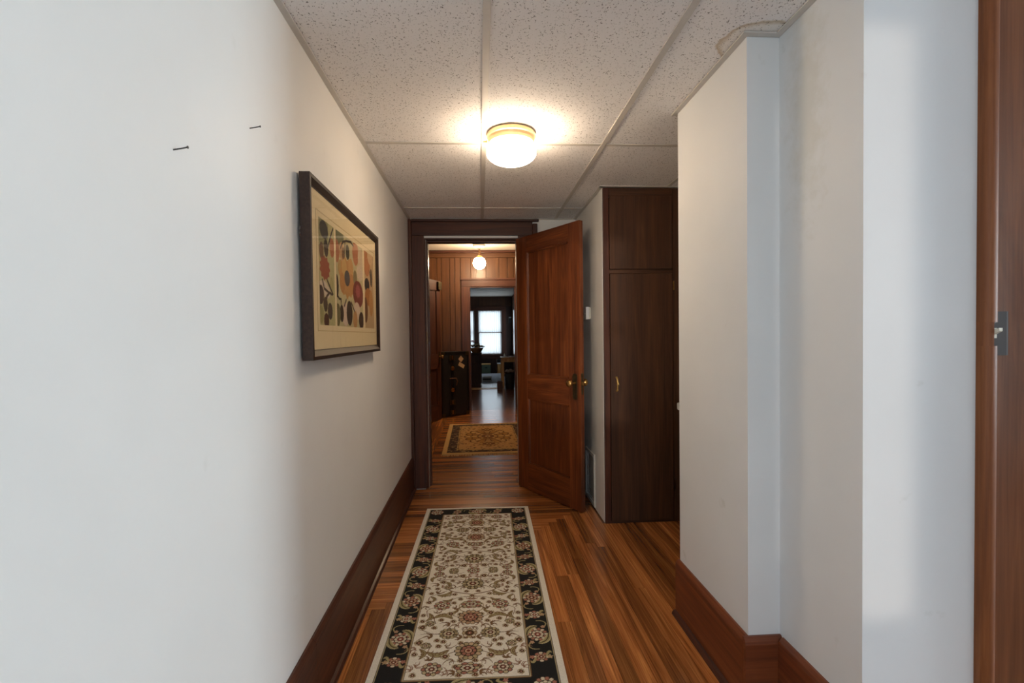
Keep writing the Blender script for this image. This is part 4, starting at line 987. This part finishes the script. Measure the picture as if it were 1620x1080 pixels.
lathe('basket', [(0.10, 0.0), (0.13, 0.03), (0.165, 0.10), (0.175, 0.115), (0.15, 0.11)], M['wicker'], bs, seg=24)
tube('basket_rim', [(0.17*math.cos(a*math.pi/8), 0.17*math.sin(a*math.pi/8), 0.115) for a in range(17)], 0.009, M['wicker'], bs)
def bloom(parent, x, y, z, r, mat, n=7):
    bm = bmesh.new()
    for k in range(n):
        a = 2*math.pi*k/n
        m = Matrix.Translation((x, y, z)) @ Matrix.Rotation(a, 4, 'Z') @ Matrix.Rotation(-0.5, 4, 'Y') @ Matrix.Diagonal((r*0.6, r*0.35, r*0.16, 1)) @ Matrix.Translation((0.9, 0, 0))
        bmesh.ops.create_icosphere(bm, subdivisions=1, radius=1, matrix=m)
    bmesh.ops.create_icosphere(bm, subdivisions=1, radius=r*0.3, matrix=Matrix.Translation((x, y, z+r*0.1)))
    link('bloom', mesh_from(bm, 'bloom', mat, True), parent)
for (x, y, z, r) in ((0.10, -0.08, 0.16, 0.065), (-0.02, -0.1, 0.19, 0.07), (0.03, 0.05, 0.20, 0.07), (0.14, 0.03, 0.15, 0.06), (-0.11, -0.06, 0.17, 0.065), (-0.10, 0.08, 0.16, 0.06), (0.06, -0.12, 0.14, 0.06)): bloom(bs, x, y, z, r, M['cream'])
for k in range(12):
    a = k*2.4; r = 0.10+0.05*(k % 3); bm = bmesh.new()
    m = Matrix.Translation((r*math.cos(a), r*math.sin(a), 0.14+0.015*(k % 4))) @ Matrix.Rotation(a, 4, 'Z') @ Matrix.Rotation(-0.4, 4, 'Y') @ Matrix.Diagonal((0.06, 0.025, 0.006, 1))
    bmesh.ops.create_icosphere(bm, subdivisions=1, radius=1, matrix=m); link('leaf', mesh_from(bm, 'leaf', M['leaf'], True), bs)
tube('stem', [(-0.10, 0, 0.08), (-0.105, 0, 0.20), (-0.10, 0, 0.30)], 0.006, M['leaf'], bs)
for dx, dz in ((0, 0.30), (0.03, 0.27), (-0.035, 0.28)): bloom(bs, -0.10+dx, 0, dz, 0.045, M['red'])

# ---- things on the far room floor and table
tb = thing('work_table', 'small pale pine table beside the far doorway', 'table', (0.51, 11.5, 0))
box('top', (0.0, 0.58, 0.0, 0.7, 0.715, 0.742), M['pine'], tb, 0.004)
for x in (0.015, 0.53):
    for y in (0.02, 0.64): prism('leg', [(x, y), (x+0.05, y), (x+0.05, y+0.04), (x, y+0.04)], 'Z', 0.0, 0.7145, M['pine'], tb, 0.003)
box('apron', (0.065, 0.53, 0.025, 0.045, 0.63, 0.7145), M['pine'], tb)
bn = thing('waste_bin', 'black plastic bin stuffed with a grey-brown cloth under the table', 'bin', (0.70, 11.40, 0))
lathe('bucket', [(0.095, 0.0), (0.10, 0.01), (0.118, 0.36), (0.124, 0.365), (0.112, 0.37), (0.105, 0.34)], M['blackplastic'], bn, seg=24)
bm = bmesh.new(); bmesh.ops.create_icosphere(bm, subdivisions=3, radius=1, matrix=Matrix.Translation((0, 0, 0.425)) @ Matrix.Diagonal((0.112, 0.112, 0.045, 1)))
for v in bm.verts: v.co += Vector((math.sin(v.co.y*60), math.cos(v.co.x*55), math.sin(v.co.x*70)*1.2))*0.010
cl = link('cloth', mesh_from(bm, 'cloth', M['greycloth'], True)); cl.location = (0.70, 11.40, 0); tag(cl, 'crumpled grey-brown cloth heaped on the black bin', 'cloth')
cx_ = thing('wooden_crate', 'low brown crate standing at the foot of the pine table', 'crate', (0.46, 11.33, 0))
for z in (0.0, 0.066, 0.132): box('slat', (-0.062, 0.062, -0.09, -0.08, z+0.003, z+0.06), M['mahogX'], cx_, 0.002); box('slat', (-0.062, 0.062, 0.08, 0.09, z+0.003, z+0.06), M['mahogX'], cx_, 0.002)
box('end_panel', (-0.062, -0.052, -0.079, 0.079, 0.0, 0.19), M['mahogZ'], cx_); box('end_panel', (0.052, 0.062, -0.079, 0.079, 0.0, 0.19), M['mahogZ'], cx_); box('bottom', (-0.051, 0.051, -0.079, 0.079, 0.0, 0.01), M['mahogX'], cx_)
gb = thing('green_box', 'dull green storage box with tan lid under the far window', 'box', (0.21, 16.45, 0))
box('carton', (-0.15, 0.15, -0.12, 0.12, 0.0, 0.285), M['greenbox'], gb, 0.004); box('lid', (-0.155, 0.155, -0.125, 0.125, 0.286, 0.325), M['tan'], gb, 0.004); box('painted_hand_hole', (-0.04, 0.04, -0.1205, -0.119, 0.17, 0.20), M['blackplastic'], gb)  # black strip on the carton stands in for the shade inside a hole
rg = box('area_rug', (-0.9, 0.75, 12.9, 16.1, 0.0, 0.010), M['greyrug']); tag(rg, 'grey-blue flat carpet on the far room floor', 'rug')
pb = thing('paper_tray', 'white two-tier paper tray lying on the grey carpet', 'tray', (0.195, 13.5, 0.010))
box('base', (-0.135, 0.125, -0.15, 0.15, 0.0, 0.02), M['paper'], pb, 0.002); box('cover', (-0.13, 0.12, -0.14, 0.15, 0.075, 0.13), M['paper'], pb, 0.003)
for x in (-0.135, 0.115): box('side', (x, x+0.01, -0.15, 0.15, 0.02, 0.075), M['paper'], pb)
box('back', (-0.125, 0.115, 0.14, 0.15, 0.02, 0.075), M['blackplastic'], pb)
pk = thing('card_parcel', 'tan card parcel tied dark at the top, in front of the far wall', 'parcel', (0.66, 16.4, 0))
box('carton', (-0.07, 0.07, -0.07, 0.07, 0.0, 0.30), M['tan'], pk, 0.004)
b2 = thing('storage_box', 'small dark box with white label strip on the tan parcel', 'box', (0.655, 16.4, 0.301))
box('carton', (-0.08, 0.08, -0.08, 0.08, 0.0, 0.16), M['blackplastic'], b2, 0.004); box('label_strip', (-0.078, 0.05, -0.0815, -0.0802, 0.01, 0.05), M['paper'], b2)
tp = thing('wall_telephone', 'small dark telephone box on the far wall beside the window', 'telephone', (1.06, 16.69, 1.70))
box('case', (-0.05, 0.05, -0.06, -0.0005, 0.0, 0.16), M['blackplastic'], tp, 0.006); box('handset', (-0.045, 0.045, -0.085, -0.061, 0.17, 0.21), M['steel'], tp, 0.006); box('cradle', (-0.02, 0.02, -0.07, -0.0005, 0.1605, 0.1695), M['blackplastic'], tp)
bt = thing('glass_bottle', 'little clear bottle standing on the pine table', 'bottle', (0.60, 11.75, 0.742))
lathe('bottle_body', [(0.02, 0.0), (0.022, 0.005), (0.022, 0.05), (0.008, 0.07), (0.008, 0.085)], M['ivory'], bt, seg=16); lathe('cap', [(0.01, 0.085), (0.01, 0.1)], M['brass'], bt, seg=12)
bk = thing('book', 'thin closed book lying on the pine table', 'book', (0.80, 11.75, 0.742))
box('cover', (-0.1, 0.1, -0.07, 0.07, 0.0, 0.004), M['leather'], bk); box('pages', (-0.096, 0.096, -0.067, 0.067, 0.004, 0.024), M['paper'], bk); box('cover', (-0.1, 0.1, -0.07, 0.07, 0.024, 0.028), M['leather'], bk)
print('boards', nboards)
